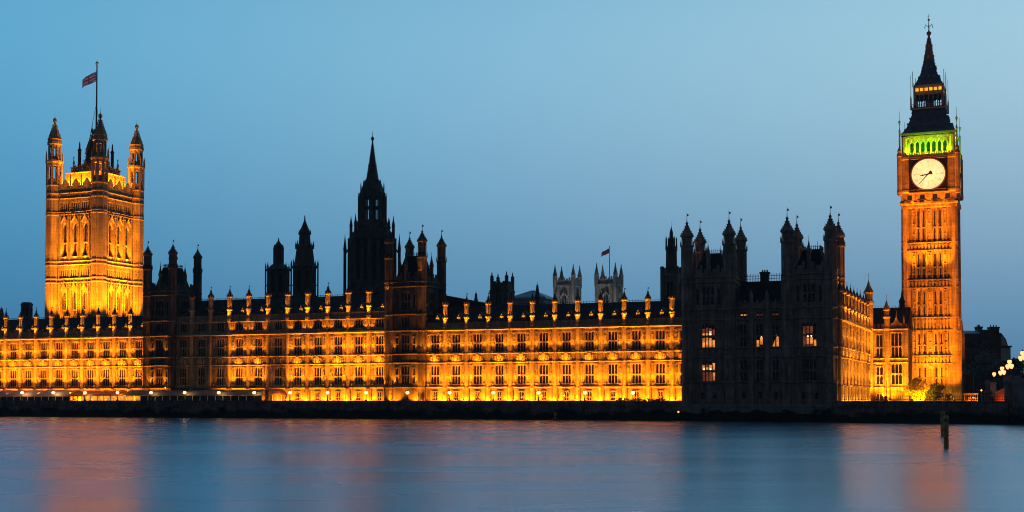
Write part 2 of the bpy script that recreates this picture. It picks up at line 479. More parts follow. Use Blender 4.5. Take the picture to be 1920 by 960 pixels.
S1 = (8.15, 12.5)     # lower window storey
S2 = (15.65, 19.9)    # upper window storey
S3 = (21.95, 24.0)    # attic storey of the centre block
def carve_panel(mb, xa, xb, z0, z1, statue=True):
    """blind tracery with a canopied figure"""
    w = xb - xa
    n = 2
    for k in range(n + 1):
        x = xa + 0.05 + (w - 0.1) * k / n
        mb.box(x - 0.05, x + 0.05, -0.14, 0.03, z0, z1)
    zm = z0 + (z1 - z0) * 0.46
    mb.box(xa, xb, -0.1, 0.03, zm - 0.08, zm + 0.08)
    for k in range(n):
        x0 = xa + 0.05 + (w - 0.1) * k / n; x1 = xa + 0.05 + (w - 0.1) * (k + 1) / n; xm = (x0 + x1) / 2
        for zt in (zm - 0.08, z1):
            mb.ext([(x0, zt - 0.5), (xm, zt), (x0, zt)], -0.1, 0.03)
            mb.ext([(x1, zt), (xm, zt), (x1, zt - 0.5)], -0.1, 0.03)
    if statue:
        xm = (xa + xb) / 2
        mb.lathe(xm, -0.12, [(0.08, zm + 0.1), (0.24, zm + 0.35), (0.24, zm + 0.5)], 6)
        mb.lathe(xm, -0.12, [(0.2, zm + 0.5), (0.17, zm + 1.1), (0.21, zm + 1.5), (0.08, zm + 1.65), (0.11, zm + 1.8), (0, zm + 1.95)], 6)
        mb.lathe(xm, -0.2, [(0.3, z1 - 0.45), (0.3, z1 - 0.25), (0.1, z1 - 0.05), (0, z1 + 0.2)], 6)
        mb.lathe(xm, -0.16, [(0.1, z0), (0.32, z0 + 0.1), (0.3, z0 + 0.45), (0, z0 + 0.8)], 6)

def make_range(name, label, a0, b0, n, p, rot=0.0, third=False, lit=None, ground_lit=None, pw=1.0, depth=15.0, doors=True, back_wall=True,
               dorm_lit=True, col=SODIUM, pin_lit=None, stone='stone', skip_first_pin=False, ridge=None, tents=0):
    lit = lit if lit is not None else [True] * n
    ground_lit = ground_lit if ground_lit is not None else lit
    pin_lit = pin_lit if pin_lit is not None else lit
    t = thing(name, label, 'palace wing', a0, b0, 0, rot)
    Lx = n * p
    top = 24.35 if third else 21.1
    par = top + 2.15
    w = 2.15
    wall, strings, parap, butt = MB(), MB(), MB(), MB()
    hs = []
    for i in range(n):
        xc = -(i + 0.5) * p
        hs += [(xc - w / 2, xc + w / 2, *S1), (xc - w / 2, xc + w / 2, *S2)]
        if third: hs.append((xc - w / 2, xc + w / 2, *S3))
        if doors: hs.append((xc - 0.55, xc + 0.55, 3.3, 6.2))
    wall.holes(-Lx, 0, 3.0, par - 0.6, hs, 0.0, 0.9)
    if back_wall: wall.box(-Lx, 0, depth - 0.5, depth, 3.0, par - 0.6)
    wall.box(-Lx, -Lx + 0.5, 0.9, depth - 0.5, 3.0, par - 0.6); wall.box(-0.5, 0, 0.9, depth - 0.5, 3.0, par - 0.6)
    def course(z0, z1, d):
        strings.exx([(-d, z0 + 0.12), (0.05, z0 - 0.12), (0.05, z1 + 0.1), (-d + 0.08, z1)], -Lx, 0)
    course(7.25, 7.55, 0.55)
    course(13.05, 13.35, 0.45)
    course(15.15, 15.45, 0.5)
    course(20.75, 21.2, 0.85)
    if third: course(24.05, 24.45, 0.6)
    course(4.15, 4.3, 0.25)
    for i in range(n):
        xc = -(i + 0.5) * p
        x0, x1 = xc - p / 2 + 0.55, xc + p / 2 - 0.55
        for (za, zb) in (S1, S2):
            carve_panel(wall, x0, xc - w / 2 - 0.14, za - 0.35, zb + 0.3)
            carve_panel(wall, xc + w / 2 + 0.14, x1, za - 0.35, zb + 0.3)
            for k in range(9):      # tracery frieze over the window
                x = xc - w / 2 + w * (k + 0.5) / 9
                wall.box(x - 0.05, x + 0.05, -0.12, 0.03, zb + 0.24, zb + 0.75)
        if third:
            carve_panel(wall, x0, xc - w / 2 - 0.14, S3[0] - 0.3, S3[1], False)
            carve_panel(wall, xc + w / 2 + 0.14, x1, S3[0] - 0.3, S3[1], False)
        # carved band: royal shield with supporters between ribs
        for k in range(11):
            x = x0 + (x1 - x0) * k / 10
            if abs(x - xc) > 0.95: wall.box(x - 0.06, x + 0.06, -0.16, 0.03, 13.4, 15.1)
        wall.ext([(xc - 0.5, 14.95), (xc - 0.5, 14.1), (xc, 13.45), (xc + 0.5, 14.1), (xc + 0.5, 14.95)], -0.36, 0.03)
        for s in (-1, 1):
            wall.lathe(xc + s * 0.85, -0.22, [(0.12, 13.5), (0.26, 13.8), (0.2, 14.3), (0.27, 14.6), (0, 15.0)], 6)
            wall.lathe(xc + s * 1.25, -0.15, [(0.08, 13.6), (0.2, 14.1), (0.06, 14.6), (0, 14.8)], 6)
        wall.lathe(xc, -0.3, [(0.2, 14.9), (0.3, 15.05), (0.0, 15.3)], 6)
        # door hood on the terrace
        if doors:
            strings.box(xc - 0.8, xc + 0.8, -0.22, 0.05, 6.25, 6.5)
            strings.box(xc - 0.72, xc - 0.56, -0.12, 0.05, 3.3, 6.25); strings.box(xc + 0.56, xc + 0.72, -0.12, 0.05, 3.3, 6.25)
        # parapet: pierced, stepped up at centre
        for k in range(10):
            x = xc - p / 2 + 0.6 + (p - 1.2) * (k + 0.5) / 10; hw = (p - 1.2) / 20 * 0.62
            zt = par + (0.35 if abs(x - xc) < 0.9 else (0.0 if k % 2 else -0.25))
            parap.box(x - hw, x + hw, 0.12, 0.4, par - 0.6, zt)
        parap.box(xc - p / 2 + 0.5, xc + p / 2 - 0.5, 0.02, 0.5, par - 0.62, par - 0.45)
    wall.build('wall', M[stone], t); strings.build('string_course', M[stone], t); parap.build('parapet', M['parapet'] if rot == 0 else M[stone], t)  # river parapets take the shaded copy, the side range plain stone
    # buttresses and pinnacles
    key = ('pin', third, stone)
    if key not in _wm:
        _wm[key] = pinnacle_mesh(24.7, 30.7, 33.4, 0.66, stone) if third else pinnacle_mesh(21.4, 27.0, 29.6, 0.6, stone)
        b = MB()
        b.lathe(0, -0.1, [(0.72, 3.0), (0.72, 7.2), (0.52, 7.6), (0.52, 13.0), (0.62, 13.1), (0.62, 13.35), (0.5, 13.4), (0.5, 15.1), (0.62, 15.2), (0.62, 15.45), (0.5, 15.55), (0.5, 20.8), (0.68, 21.0), (0.68, 21.3)] +
                ([(0.5, 21.4), (0.5, 24.0), (0.7, 24.3), (0.7, 24.5)] if third else []))
        for dx in (-0.62, 0.62):
            b.box(dx - 0.06, dx + 0.06, -0.2, 0.03, 7.7, 20.7)
        _wm[key + ('b',)] = b.mesh('buttress', M[stone])
    for i in range(0 if not skip_first_pin else 1, n + (0 if third else 1)):
        x = -i * p
        if i == 0 and third: continue
        put('buttress', _wm[key + ('b',)], t, (x, 0, 0))
        put('pinnacle', _wm[key], t, (x, -0.1, 0))
    for i in range(n):
        xc = -(i + 0.5) * p
        add_window(t, xc, S1[0], w, S1[1] - S1[0], 3, 0.46, stone)
        add_window(t, xc, S2[0], w, S2[1] - S2[0], 3, 0.5, stone)
        if third: add_window(t, xc, S3[0], w, S3[1] - S3[0], 3, 0.0, stone)
        if doors: add_window(t, xc, 3.3, 1.1, 2.9, 2, 0.6, stone, arch=False, name='door')
    # roof with cresting
    rz = ridge if ridge else (30.6 if third else 27.0)
    rf = MB()
    rf.exx([(0.95, par - 0.7), (depth - 0.6, par - 0.7), (8.6, rz), (8.0, rz)], -Lx + 0.02, -0.02)
    for k in range(int(Lx / 0.7)):
        rf.box(-0.4 - k * 0.7 - 0.04, -0.4 - k * 0.7 + 0.04, 8.26, 8.34, rz, rz + 0.5)
    rf.box(-Lx + 0.1, -0.1, 8.27, 8.33, rz + 0.26, rz + 0.33)
    rf.build('roof', M['slate'], t)
    # roof dormers with lit tracery lights
    if 'dormer' not in _wm:
        d = MB()
        d.box(-0.55, 0.55, 0.1, 2.2, -0.9, 0.35); d.ext([(-0.7, 0.35), (0.7, 0.35), (0, 1.35)], 0.02, 2.6)
        _wm['dormer'] = d.mesh('dormer', M['dark_iron'])
        d = MB()
        for dx in (-0.3, 0, 0.3):
            d.lathe(dx, 0.0, [(0.0, -0.35), (0.14, -0.22), (0.14, 0.12), (0.0, 0.32)], 6, sy=0.4)
        d.ext([(-0.16, 0.5), (0.16, 0.5), (0, 0.8)], -0.05, 0.1)
        _wm['dl'] = d.mesh('dormer_light', M['litdorm'])
        _wm['dd'] = d.mesh('dormer_light', M['glass'])
    for i in range(n):
        xc = -(i + 0.5) * p
        dz = par + 0.55 if not third else par + 0.5
        o = put('dormer', _wm['dormer'], t, (xc, 1.3, dz))
        put('dormer_light', _wm['dl' if (dorm_lit and lit[i]) else 'dd'], o, (0, 0.02, 0))
    # floodlights at ledges and wall foot, then added fill spots
    for i in range(n):
        xc = -(i + 0.5) * p
        if lit[i]:
            for s in (-1, 1):
                x = xc + s * (w / 2 + 0.62)
                v = random.uniform(0.88, 1.12)
                q = 1.0 if v > 1 else 0.86
                flood(to_world(t, (x, -1.45, 7.65)), to_world(t, (x - s * 0.1, 0.0, 12.8)), 190 * pw * q, 64, 0.6, col, 0.07)
                flood(to_world(t, (x, -1.45, 15.5)), to_world(t, (x - s * 0.1, 0.0, 20.6)), 175 * pw * q, 62, 0.6, col, 0.07)
                if third: flood(to_world(t, (x + s * 0.25, -1.0, 21.3)), to_world(t, (x + s * 0.25, 0.1, 24.6)), 60 * pw * q, 66, 0.6, col)
            flood(to_world(t, (xc, -1.2, 13.3)), to_world(t, (xc, 0.1, 15.3)), 34 * pw, 120, 0.6, col, 0.07)
            if third or tents:  # fill spots added to even out the wall light, some hanging free
                for fx in (-1.3, 1.3): flood(to_world(t, (xc + fx, -2.9, 6.95)), to_world(t, (xc + fx * 0.8, 0, 15.0)), 620 * pw, 62, 0.9, col)
                if (third and i <= 2) or (not third and i >= 1): flood(to_world(t, (xc, -9.2, 5.3)), to_world(t, (xc, 0, 16)), 1500 * pw, 44, 0.9, col)
            else: flood(to_world(t, (xc - p / 2, -5.2, 3.7)), to_world(t, (xc - p / 2, 0, 12)), 1250 * pw, 62, 0.9, col)
        if ground_lit[i]:
            for dx in (0.0, -p / 2 + 0.0):
                flood(to_world(t, (xc - p / 2 + (p * 0.5 if dx else 0), -1.7, 3.5)), to_world(t, (xc - p / 2 + (p * 0.5 if dx else 0), 0.2, 5.9)), (330 if not dx else 110) * pw, 120, 0.6, col)
    for i in range(1, n):
        if pin_lit[i] or pin_lit[i - 1]:
            z = 24.75 if third else 21.5
            flood(to_world(t, (-i * p, -2.2, z - 0.5)), to_world(t, (-i * p, -0.1, z + 3.6)), 330, 38, 0.6, DEEP)
    return t

north_wing = make_range('river_range', 'long floodlit two-storey palace wing between the spired centre tower and the unlit corner pavilion',
                        3.5, 0, 12, 5.53)
centre_lit = [True, True, True, True, True, False, True, True, False, False, False]
centre = make_range('river_range', 'three-storey centre block with its dark unlit bays and taller pinnacles', -72.03, 0, 11, 5.72, third=True, lit=centre_lit, tents=4,
                    pw=0.95)
south_wing = make_range('river_range', 'floodlit palace wing below the great flag tower, behind the marquees', -143.36, 0, 11, 5.24, tents=0.5)
north_face = make_range('return_range', 'amber-lit receding side range between the dark corner pavilion and the clock tower', 35.3, 42.0, 9, 5.5, rot=PI / 2, pw=0.42,
                        col=(1.0, 0.34, 0.012), depth=12, dorm_lit=False, stone='stone')

for b_ in (4, 18, 32):
    flood(W(58, b_, 3.6), W(35.5, b_ + 3, 20), 4200, 66, 0.9, (1.0, 0.27, 0.005), 0.3)

# link block beside the clock tower
def link_block():
    t = thing('link_block', 'small amber-lit gabled block joining the side range to the clock tower', 'palace wing', 36.0, 42.0)
    x1 = 8.3
    wall = MB()
    hs = [(0.9, 2.5, 8.2, 12.3), (0.9, 2.5, 14.5, 20.0), (4.4, 6.9, 8.2, 13.0), (4.4, 6.9, 14.5, 20.4), (0.9, 2.2, 3.4, 5.8)]
    wall.holes(0, x1, 3.0, 21.6, hs, 0, 0.9)
    wall.box(x1 - 0.6, x1, 0.9, 10, 3.0, 21.6)
    for z, d in ((7.3, 0.4), (13.2, 0.35), (14.2, 0.3), (21.2, 0.5)):
        wall.exx([(-d, z + 0.1), (0.05, z - 0.15), (0.05, z + 0.35), (-d + 0.1, z + 0.25)], 0, x1)
    for xa, xb in ((0.1, 0.8), (2.6, 3.0), (3.9, 4.3), (7.0, 7.7)):
        for za, zb in ((7.8, 12.8), (14.6, 20.7)):
            carve_panel(wall, xa, xb, za, zb, False)
    for k in range(12):
        wall.box(0.3 + k * 0.66, 0.42 + k * 0.66, -0.12, 0.03, 13.4, 14.1)
    wall.build('wall', M['etstone'], t)
    pr = MB()
    for k in range(8):
        pr.box(0.1 + k * 1.05, 0.75 + k * 1.05, 0.1, 0.5, 21.7, 22.5)
    pr.ext([(4.1, 21.7), (7.2, 21.7), (7.0, 22.5), (6.2, 23.0), (5.65, 24.3), (5.1, 23.0), (4.3, 22.5)], 0.02, 0.46)
    pr.lathe(5.65, 0.25, [(0.14, 24.2), (0.22, 24.5), (0.08, 24.8), (0, 25.9)], 6)
    pr.lathe(4.0, 0.25, [(0.2, 21.7), (0.2, 23.3), (0, 24.6)], 6); pr.lathe(7.4, 0.25, [(0.2, 21.7), (0.2, 23.3), (0, 24.6)], 6)
    pr.build('parapet', M['etstone'], t)
    for x, z, w, h, n, tr in ((1.7, 8.2, 1.6, 4.1, 2, 0.5), (1.7, 14.5, 1.6, 5.5, 2, 0.45), (5.65, 8.2, 2.5, 4.8, 3, 0.5), (5.65, 14.5, 2.5, 5.9, 3, 0.45)):
        add_window(t, x, z, w, h, n, tr, 'etstone')
    add_window(t, 1.55, 3.4, 1.3, 2.4, 2, 0.0, 'etstone', arch=False, name='door')
    tm = MB()
    tm.lathe(0, 0, [(0.75, 3.0), (0.75, 7.2), (0.62, 7.6), (0.62, 20.8), (0.85, 21.2), (0.85, 21.5), (0.68, 21.8), (0.68, 23.8), (0.95, 24.1), (0.95, 24.3), (0.62, 24.4), (0.62, 25.6), (0.9, 25.9), (0.75, 26.4), (0.4, 27.1), (0.18, 27.9), (0.05, 28.2), (0.03, 29.8)])
    tm.build('turret', M['etstone'], t, (3.45, -0.1, 0))
    tm = MB()
    tm.lathe(0, 0, [(1.0, 3.0), (1.0, 21.2), (1.3, 21.6), (1.05, 22.0), (1.05, 27.2), (1.3, 27.6), (1.3, 28.1), (0.95, 28.3), (0.95, 29.8), (1.25, 30.2), (1.0, 30.8), (0.5, 31.8), (0.2, 32.8), (0.05, 33.2), (0.03, 35)])
    tm.build('turret', M['etstone'], t, (-0.7, 0.2, 0))
    rf = MB(); rf.exx([(1.0, 21.4), (16, 21.4), (9.0, 27.0), (8.4, 27.0)], -2, x1 - 0.1)
    for k in range(14): rf.box(-1.6 + k * 0.7 - 0.04, -1.6 + k * 0.7 + 0.04, 8.66, 8.74, 27.0, 27.5)
    rf.lathe(6.2, 8.7, [(0.7, 26.5), (0.7, 28.2), (0.9, 28.3), (0.3, 29.6), (0.08, 31.4), (0.03, 33)], 8)
    rf.build('roof', M['slate'], t)
    flood(to_world(t, (3.3, -2.2, 3.5)), to_world(t, (3.3, 0.2, 8.5)), 800, 110, 0.7, SODIUM)
    for x in (0.6, 4.4, 7.6):
        flood(to_world(t, (x, -5.0, 3.6)), to_world(t, (x, 0.2, 15)), 1100, 80, 0.7, (1.0, 0.34, 0.012))
    flood(to_world(t, (3.3, -6.5, 4.0)), to_world(t, (3.3, 0.2, 26)), 1500, 50, 0.7, DEEP)
    return t
link_block()

# ---------------------------------------------------------------- square river towers with four corner turrets
def turret_profile(r, zb, zs, zc, zt):
    """shaft from zb, lantern from zs, cap from zc, tip zt"""
    return [(r, zb), (r, zs - 0.5), (r * 1.25, zs - 0.2), (r * 1.25, zs), (r * 0.82, zs + 0.15), (r * 0.86, zc - 0.5), (r * 1.22, zc - 0.15), (r * 1.2, zc + 0.2),
            (r * 0.92, zc + (zt - zc) * 0.12), (r * 0.52, zc + (zt - zc) * 0.27), (r * 0.28, zc + (zt - zc) * 0.42), (r * 0.18, zc + (zt - zc) * 0.5), (r * 0.3, zc + (zt - zc) * 0.54), (r * 0.1, zc + (zt - zc) * 0.6),
            (0.06, zc + (zt - zc) * 0.72), (0.04, zt)]
def turret_mesh(r, zb, bands, zs, zc, zt, mats, lantern=True):
    mb = MB()
    mb.lathe(0, 0, turret_profile(r, zb, zs, zc, zt))
    for z in bands:
        mb.lathe(0, 0, [(r * 1.02, z - 0.25), (r * 1.16, z - 0.1), (r * 1.16, z + 0.15), (r * 1.02, z + 0.3)])
    for k in range(8):          # angle shafts and crockets
        t = PI / 8 + k * PI / 4
        c, s = math.cos(t), math.sin(t)
        mb.bar((r * c, r * s, zb), (r * c, r * s, zs - 0.4), 0.09 * r, 4)
        mb.lathe(r * 1.15 * c, r * 1.15 * s, [(0.1 * r, zs - 0.2), (0.1 * r, zs + 0.5), (0, zs + 1.2)], 4)
        mb.bar((r * 0.92 * c, r * 0.92 * s, zs), (r * 0.92 * c, r * 0.92 * s, zc - 0.2), 0.07 * r, 4)
    for i, fz in enumerate((0.1, 0.2, 0.3, 0.4)):
        rr = r * (1.0, 0.76, 0.54, 0.36)[i]; z = zc + (zt - zc) * fz
        for k in range(8):
            t = PI / 8 + k * PI / 4
            mb.lathe(rr * math.cos(t), rr * math.sin(t), [(0, z - 0.14), (0.12 * r + 0.03, z), (0, z + 0.2)], 4)
    zv = zt - (zt - zc) * 0.1
    mb.box(0.04, 0.36, -0.025, 0.025, zv - 0.22, zv + 0.2)
    if lantern:
        mb.m = 1
        for k in range(8):
            t = k * PI / 4
            c, s = math.cos(t), math.sin(t)
            q = r * 0.82 * math.cos(PI / 8) + 0.01
            h = 0.16 * r
            mb.add([(q * c - h * s, q * s + h * c, zs + 0.5), (q * c + h * s, q * s - h * c, zs + 0.5), (q * c + h * s, q * s - h * c, zc - 0.8), (q * c - h * s, q * s + h * c, zc - 0.8)], [(1, 0, 3, 2)])
    return mb.mesh('turret', mats)

def river_tower(name, label, a_r, b0, Lf, Ld, stone, win_front, win_side, zpar, zroof, zs, zc, zt, base, bands, r=1.05, side_faces=True, cat='tower', group=None):
    """a_r, b0: near right turret centre; local x to the left is negative"""
    t = thing(name, label, cat, a_r, b0, 0, 0, group)
    wall = MB()
    def face(T, L, wins):
        wall.T = T
        hs = [(x - w / 2, x + w / 2, z, z + h) for x, z, w, h, n, tr, pane in wins]
        wall.holes(0, L, base, zpar - 1.6, hs, 0, 0.8)
        for z in bands:
            wall.exx([(-0.35, z + 0.1), (0.05, z - 0.2), (0.05, z + 0.35), (-0.25, z + 0.25)], 0, L)
        # blind panelling between the windows
        zz = [z for z in bands]
        for za, zb in zip(zz, zz[1:]):
            if zb - za < 1.2: continue
            k = 0.9
            while k < L - 0.5:
                if all(not (h[0] - 0.25 < k < h[1] + 0.25 and h[3] > za and h[2] < zb) for h in hs):
                    wall.box(k - 0.05, k + 0.05, -0.11, 0.03, za + 0.4, zb - 0.25)
                k += 0.62
        # battlements
        k = 0; n = int(L / 0.9)
        for k in range(n):
            xa = L * k / n
            wall.box(xa, xa + L / n * (0.55 if k % 2 else 0.999), 0.05, 0.5, zpar - 1.6, zpar - (0.0 if k % 2 else 0.8))
        wall.lathe(L / 2, 0.1, [(0.45, zpar - 2.0), (0.45, zpar + 1.6), (0.6, zpar + 1.8), (0.25, zpar + 3.2), (0.05, zpar + 4.4), (0.03, zpar + 5.4)], 8)
        wall.T = None
    face(Matrix.Translation((-Lf, 0, 0)), Lf, win_front)
    Tr = Matrix.Rotation(PI / 2, 4, 'Z')
    face(Tr, Ld, win_side)
    face(Matrix.Translation((0, Ld, 0)) @ Matrix.Rotation(PI, 4, 'Z'), Lf, [])
    face(Matrix.Translation((-Lf, Ld, 0)) @ Matrix.Rotation(-PI / 2, 4, 'Z'), Ld, [])
    wall.build('wall', M[stone], t)
    for x, z, w, h, n, tr, pane in win_front:
        add_window(t, -Lf + x, z, w, h, n, tr, stone, pane)
    for x, z, w, h, n, tr, pane in win_side:
        add_window(t, 0, z, w, h, n, tr, stone, pane, y=x, rotz=PI / 2)
    tm = turret_mesh(r, base, bands, zs, zc, zt, [M[stone], M['louvre']])
    for x, y in ((0, 0), (-Lf, 0), (0, Ld), (-Lf, Ld)):
        put('turret', tm, t, (x, y, 0))
    rf = MB()
    cx, cyy = -Lf / 2, Ld / 2; hx, hy = Lf / 2 - 1.1, Ld / 2 - 1.1
    rx, ry = hx * 0.52, hy * 0.52
    rf.add([(cx - hx, cyy - hy, zpar - 2.2), (cx + hx, cyy - hy, zpar - 2.2), (cx + hx, cyy + hy, zpar - 2.2), (cx - hx, cyy + hy, zpar - 2.2),
            (cx - rx, cyy - ry, zroof), (cx + rx, cyy - ry, zroof), (cx + rx, cyy + ry, zroof), (cx - rx, cyy + ry, zroof)],
           [(0, 3, 2, 1), (4, 5, 6, 7), (0, 1, 5, 4), (1, 2, 6, 5), (2, 3, 7, 6), (3, 0, 4, 7)])
    rf.build('roof', M['slate'], t)
    cr = MB()
    for ya in (cyy - ry, cyy + ry):
        for k in range(9):
            x = cx - rx + 2 * rx * k / 8
            cr.box(x - 0.04, x + 0.04, ya - 0.04, ya + 0.04, zroof, zroof + 0.9)
        cr.box(cx - rx, cx + rx, ya - 0.03, ya + 0.03, zroof + 0.5, zroof + 0.58)
    for xa in (cx - rx, cx + rx):
        for k in range(9):
            y = cyy - ry + 2 * ry * k / 8
            cr.box(xa - 0.04, xa + 0.04, y - 0.04, y + 0.04, zroof, zroof + 0.9)
        cr.box(xa - 0.03, xa + 0.03, cyy - ry, cyy + ry, zroof + 0.5, zroof + 0.58)
    cr.build('roof_railing', M['iron'], t)
    return t

def tower_windows(L, lo='glass', hi='glass'):
    c = L / 2
    w = [(c, 8.15, 2.2, 4.4, 3, 0.5, 'glass'), (c, 15.65, 2.2, 4.4, 3, 0.5, 'glass'), (c, 21.9, 2.2, 2.3, 3, 0.0, 'glass'), (c, 26.0, 2.4, 4.2, 3, 0.5, 'glass')]
    for dx in (-2.25, 2.25):
        w += [(c + dx, 8.4, 0.7, 3.6, 1, 0.5, 'glass'), (c + dx, 15.9, 0.7, 3.6, 1, 0.5, 'glass'), (c + dx, 26.4, 0.7, 3.4, 1, 0.0, 'glass')]
    return w
BAND = [7.35, 13.2, 15.3, 20.9, 24.8, 31.5, 32.6]
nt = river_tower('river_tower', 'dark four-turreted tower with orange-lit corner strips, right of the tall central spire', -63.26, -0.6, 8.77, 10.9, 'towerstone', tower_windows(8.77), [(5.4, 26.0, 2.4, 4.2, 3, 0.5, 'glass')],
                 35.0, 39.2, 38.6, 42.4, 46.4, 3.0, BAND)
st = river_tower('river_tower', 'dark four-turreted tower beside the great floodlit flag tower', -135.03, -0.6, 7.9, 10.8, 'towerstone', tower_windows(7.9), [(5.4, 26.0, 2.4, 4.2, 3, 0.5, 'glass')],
                 35.0, 39.2, 38.6, 42.4, 46.0, 3.0, BAND)
for t, L, strips in ((nt, 8.77, True), (st, 7.9, False)):
    for x in (-L + 1.7, -1.7):
        flood(to_world(t, (x, -0.9, 7.9)), to_world(t, (x, 0.1, 12.0)), 380, 64, 0.5)
        flood(to_world(t, (x, -0.9, 15.8)), to_world(t, (x, 0.1, 20)), 130, 56, 0.5)
        flood(to_world(t, (x, -1.9, 3.5)), to_world(t, (x, 0.1, 6.5)), 420, 100, 0.6)
    flood(to_world(t, (-L, -2.2, 20.9)), to_world(t, (-L, -0.9, 29)), 60 if strips else 30, 34, 0.6, DEEP)
    if strips:
        flood(to_world(t, (0.0, -2.6, 20.9)), to_world(t, (0, -0.9, 30)), 300, 16, 0.6, DEEP)
        flood(to_world(t, (0.0, -2.3, 33.0)), to_world(t, (0, -0.7, 39)), 120, 40, 0.6, DEEP)
        flood(to_world(t, (0.4, -2.3, 15.3)), to_world(t, (0, -0.7, 20)), 160, 40, 0.6, DEEP)
        flood(to_world(t, (-L, -2.0, 30.0)), to_world(t, (-L, -0.7, 33)), 40, 60, 0.6, DEEP)

# ---------------------------------------------------------------- unlit corner pavilion: two towers and the range between them
PB = [8.0, 13.3, 15.2, 21.2, 23.4, 29.2, 30.3]
def pav_windows(L, lo, hi):
    c = L / 2
    return [(c, 8.3, 2.9, 4.5, 4, 0.5, lo), (c, 15.4, 2.9, 4.9, 4, 0.5, hi), (c, 24.6, 2.6, 3.8, 3, 0.5, 'glass'), (c - 2.3, 24.6, 0.8, 3.4, 1, 0.0, 'glass'), (c + 2.3, 24.6, 0.8, 3.4, 1, 0.0, 'glass'),
            (c - 1.3, 4.6, 0.9, 1.4, 1, 0.0, 'glass'), (c + 1.3, 4.6, 0.9, 1.4, 1, 0.0, 'glass')]
pv = []
for aR, Lf, lab in ((12.9, 9.1, 'unlit corner pavilion tower adjoining the floodlit wing, with two bright windows stacked'),
                    (33.9, 8.8, 'unlit corner pavilion tower nearest the clock tower, one dim red window')):
    pv.append(river_tower('pavilion_tower', lab, aR, -9.4, Lf, 11.6, 'soot', pav_windows(Lf, 'glass', 'glass'), [(5.8, 8.3, 2.4, 4.5, 3, 0.5, 'glass'), (5.8, 15.4, 2.4, 4.9, 3, 0.5, 'glass'), (5.8, 24.6, 2.4, 3.8, 3, 0.5, 'glass')],
                          33.0, 35.8, 37.3, 39.4, 44.4, 2.6, PB, r=1.2))
def lit_window(t, x, z, w, h, n, tiers, y=0.0, lamps=(), pane='lit'):
    """curtained room seen through the lights of a window: lit glass behind the mullions"""
    mb = MB(); lw = w / n
    for k, z0, z1 in tiers:
        xa = x - w / 2 + k * lw + 0.1; xb = xa + lw - 0.2
        mb.box(xa, xb, y + 0.335, y + 0.37, z + z0, z + z1)
    o = mb.build('lit_pane', M[pane], t)
    for lx, lz in lamps:
        l = MB(); l.lathe(x + lx, y + 0.27, [(0, z + lz - 0.2), (0.2, z + lz), (0, z + lz + 0.2)], 8)
        l.build('room_lamp', M['litlamp'], o)
cL = -9.1 / 2
lit_window(pv[0], cL, 15.4, 2.9, 4.9, 4, [(0, 0.1, 2.1), (1, 0.1, 2.2), (2, 0.1, 2.1), (3, 0.1, 1.7), (0, 2.7, 3.1), (1, 2.7, 3.2), (2, 2.7, 3.6)], lamps=((0.35, 2.9),))
lit_window(pv[0], cL, 15.4, 2.9, 4.9, 4, [(0, 3.15, 4.1), (1, 3.25, 4.3), (2, 3.65, 4.2), (3, 2.7, 3.9)], pane='litdim')
lit_window(pv[0], cL, 8.3, 2.9, 4.5, 4, [(0, 2.5, 3.5), (1, 2.5, 3.0), (2, 2.5, 3.5), (3, 2.4, 3.9), (3, 0.2, 1.9)], lamps=((-1.05, 2.6), (0.35, 2.6)))
lit_window(pv[0], cL, 8.3, 2.9, 4.5, 4, [(0, 0.1, 2.1), (1, 0.1, 2.1), (2, 0.1, 2.1), (1, 3.05, 3.6)], pane='litdim')
cR = -8.8 / 2
lit_window(pv[1], cR, 15.4, 2.9, 4.9, 4, [(0, 0.1, 4.2), (1, 2.7, 4.2), (2, 2.7, 4.2), (1, 0.1, 0.5), (2, 0.1, 0.4)], pane='litdim', lamps=((-0.35, 2.1), (0.35, 2.2)))
lit_window(pv[1], cR, 15.4, 2.9, 4.9, 4, [(1, 0.55, 1.7), (2, 0.5, 1.9), (3, 0.1, 1.4)])

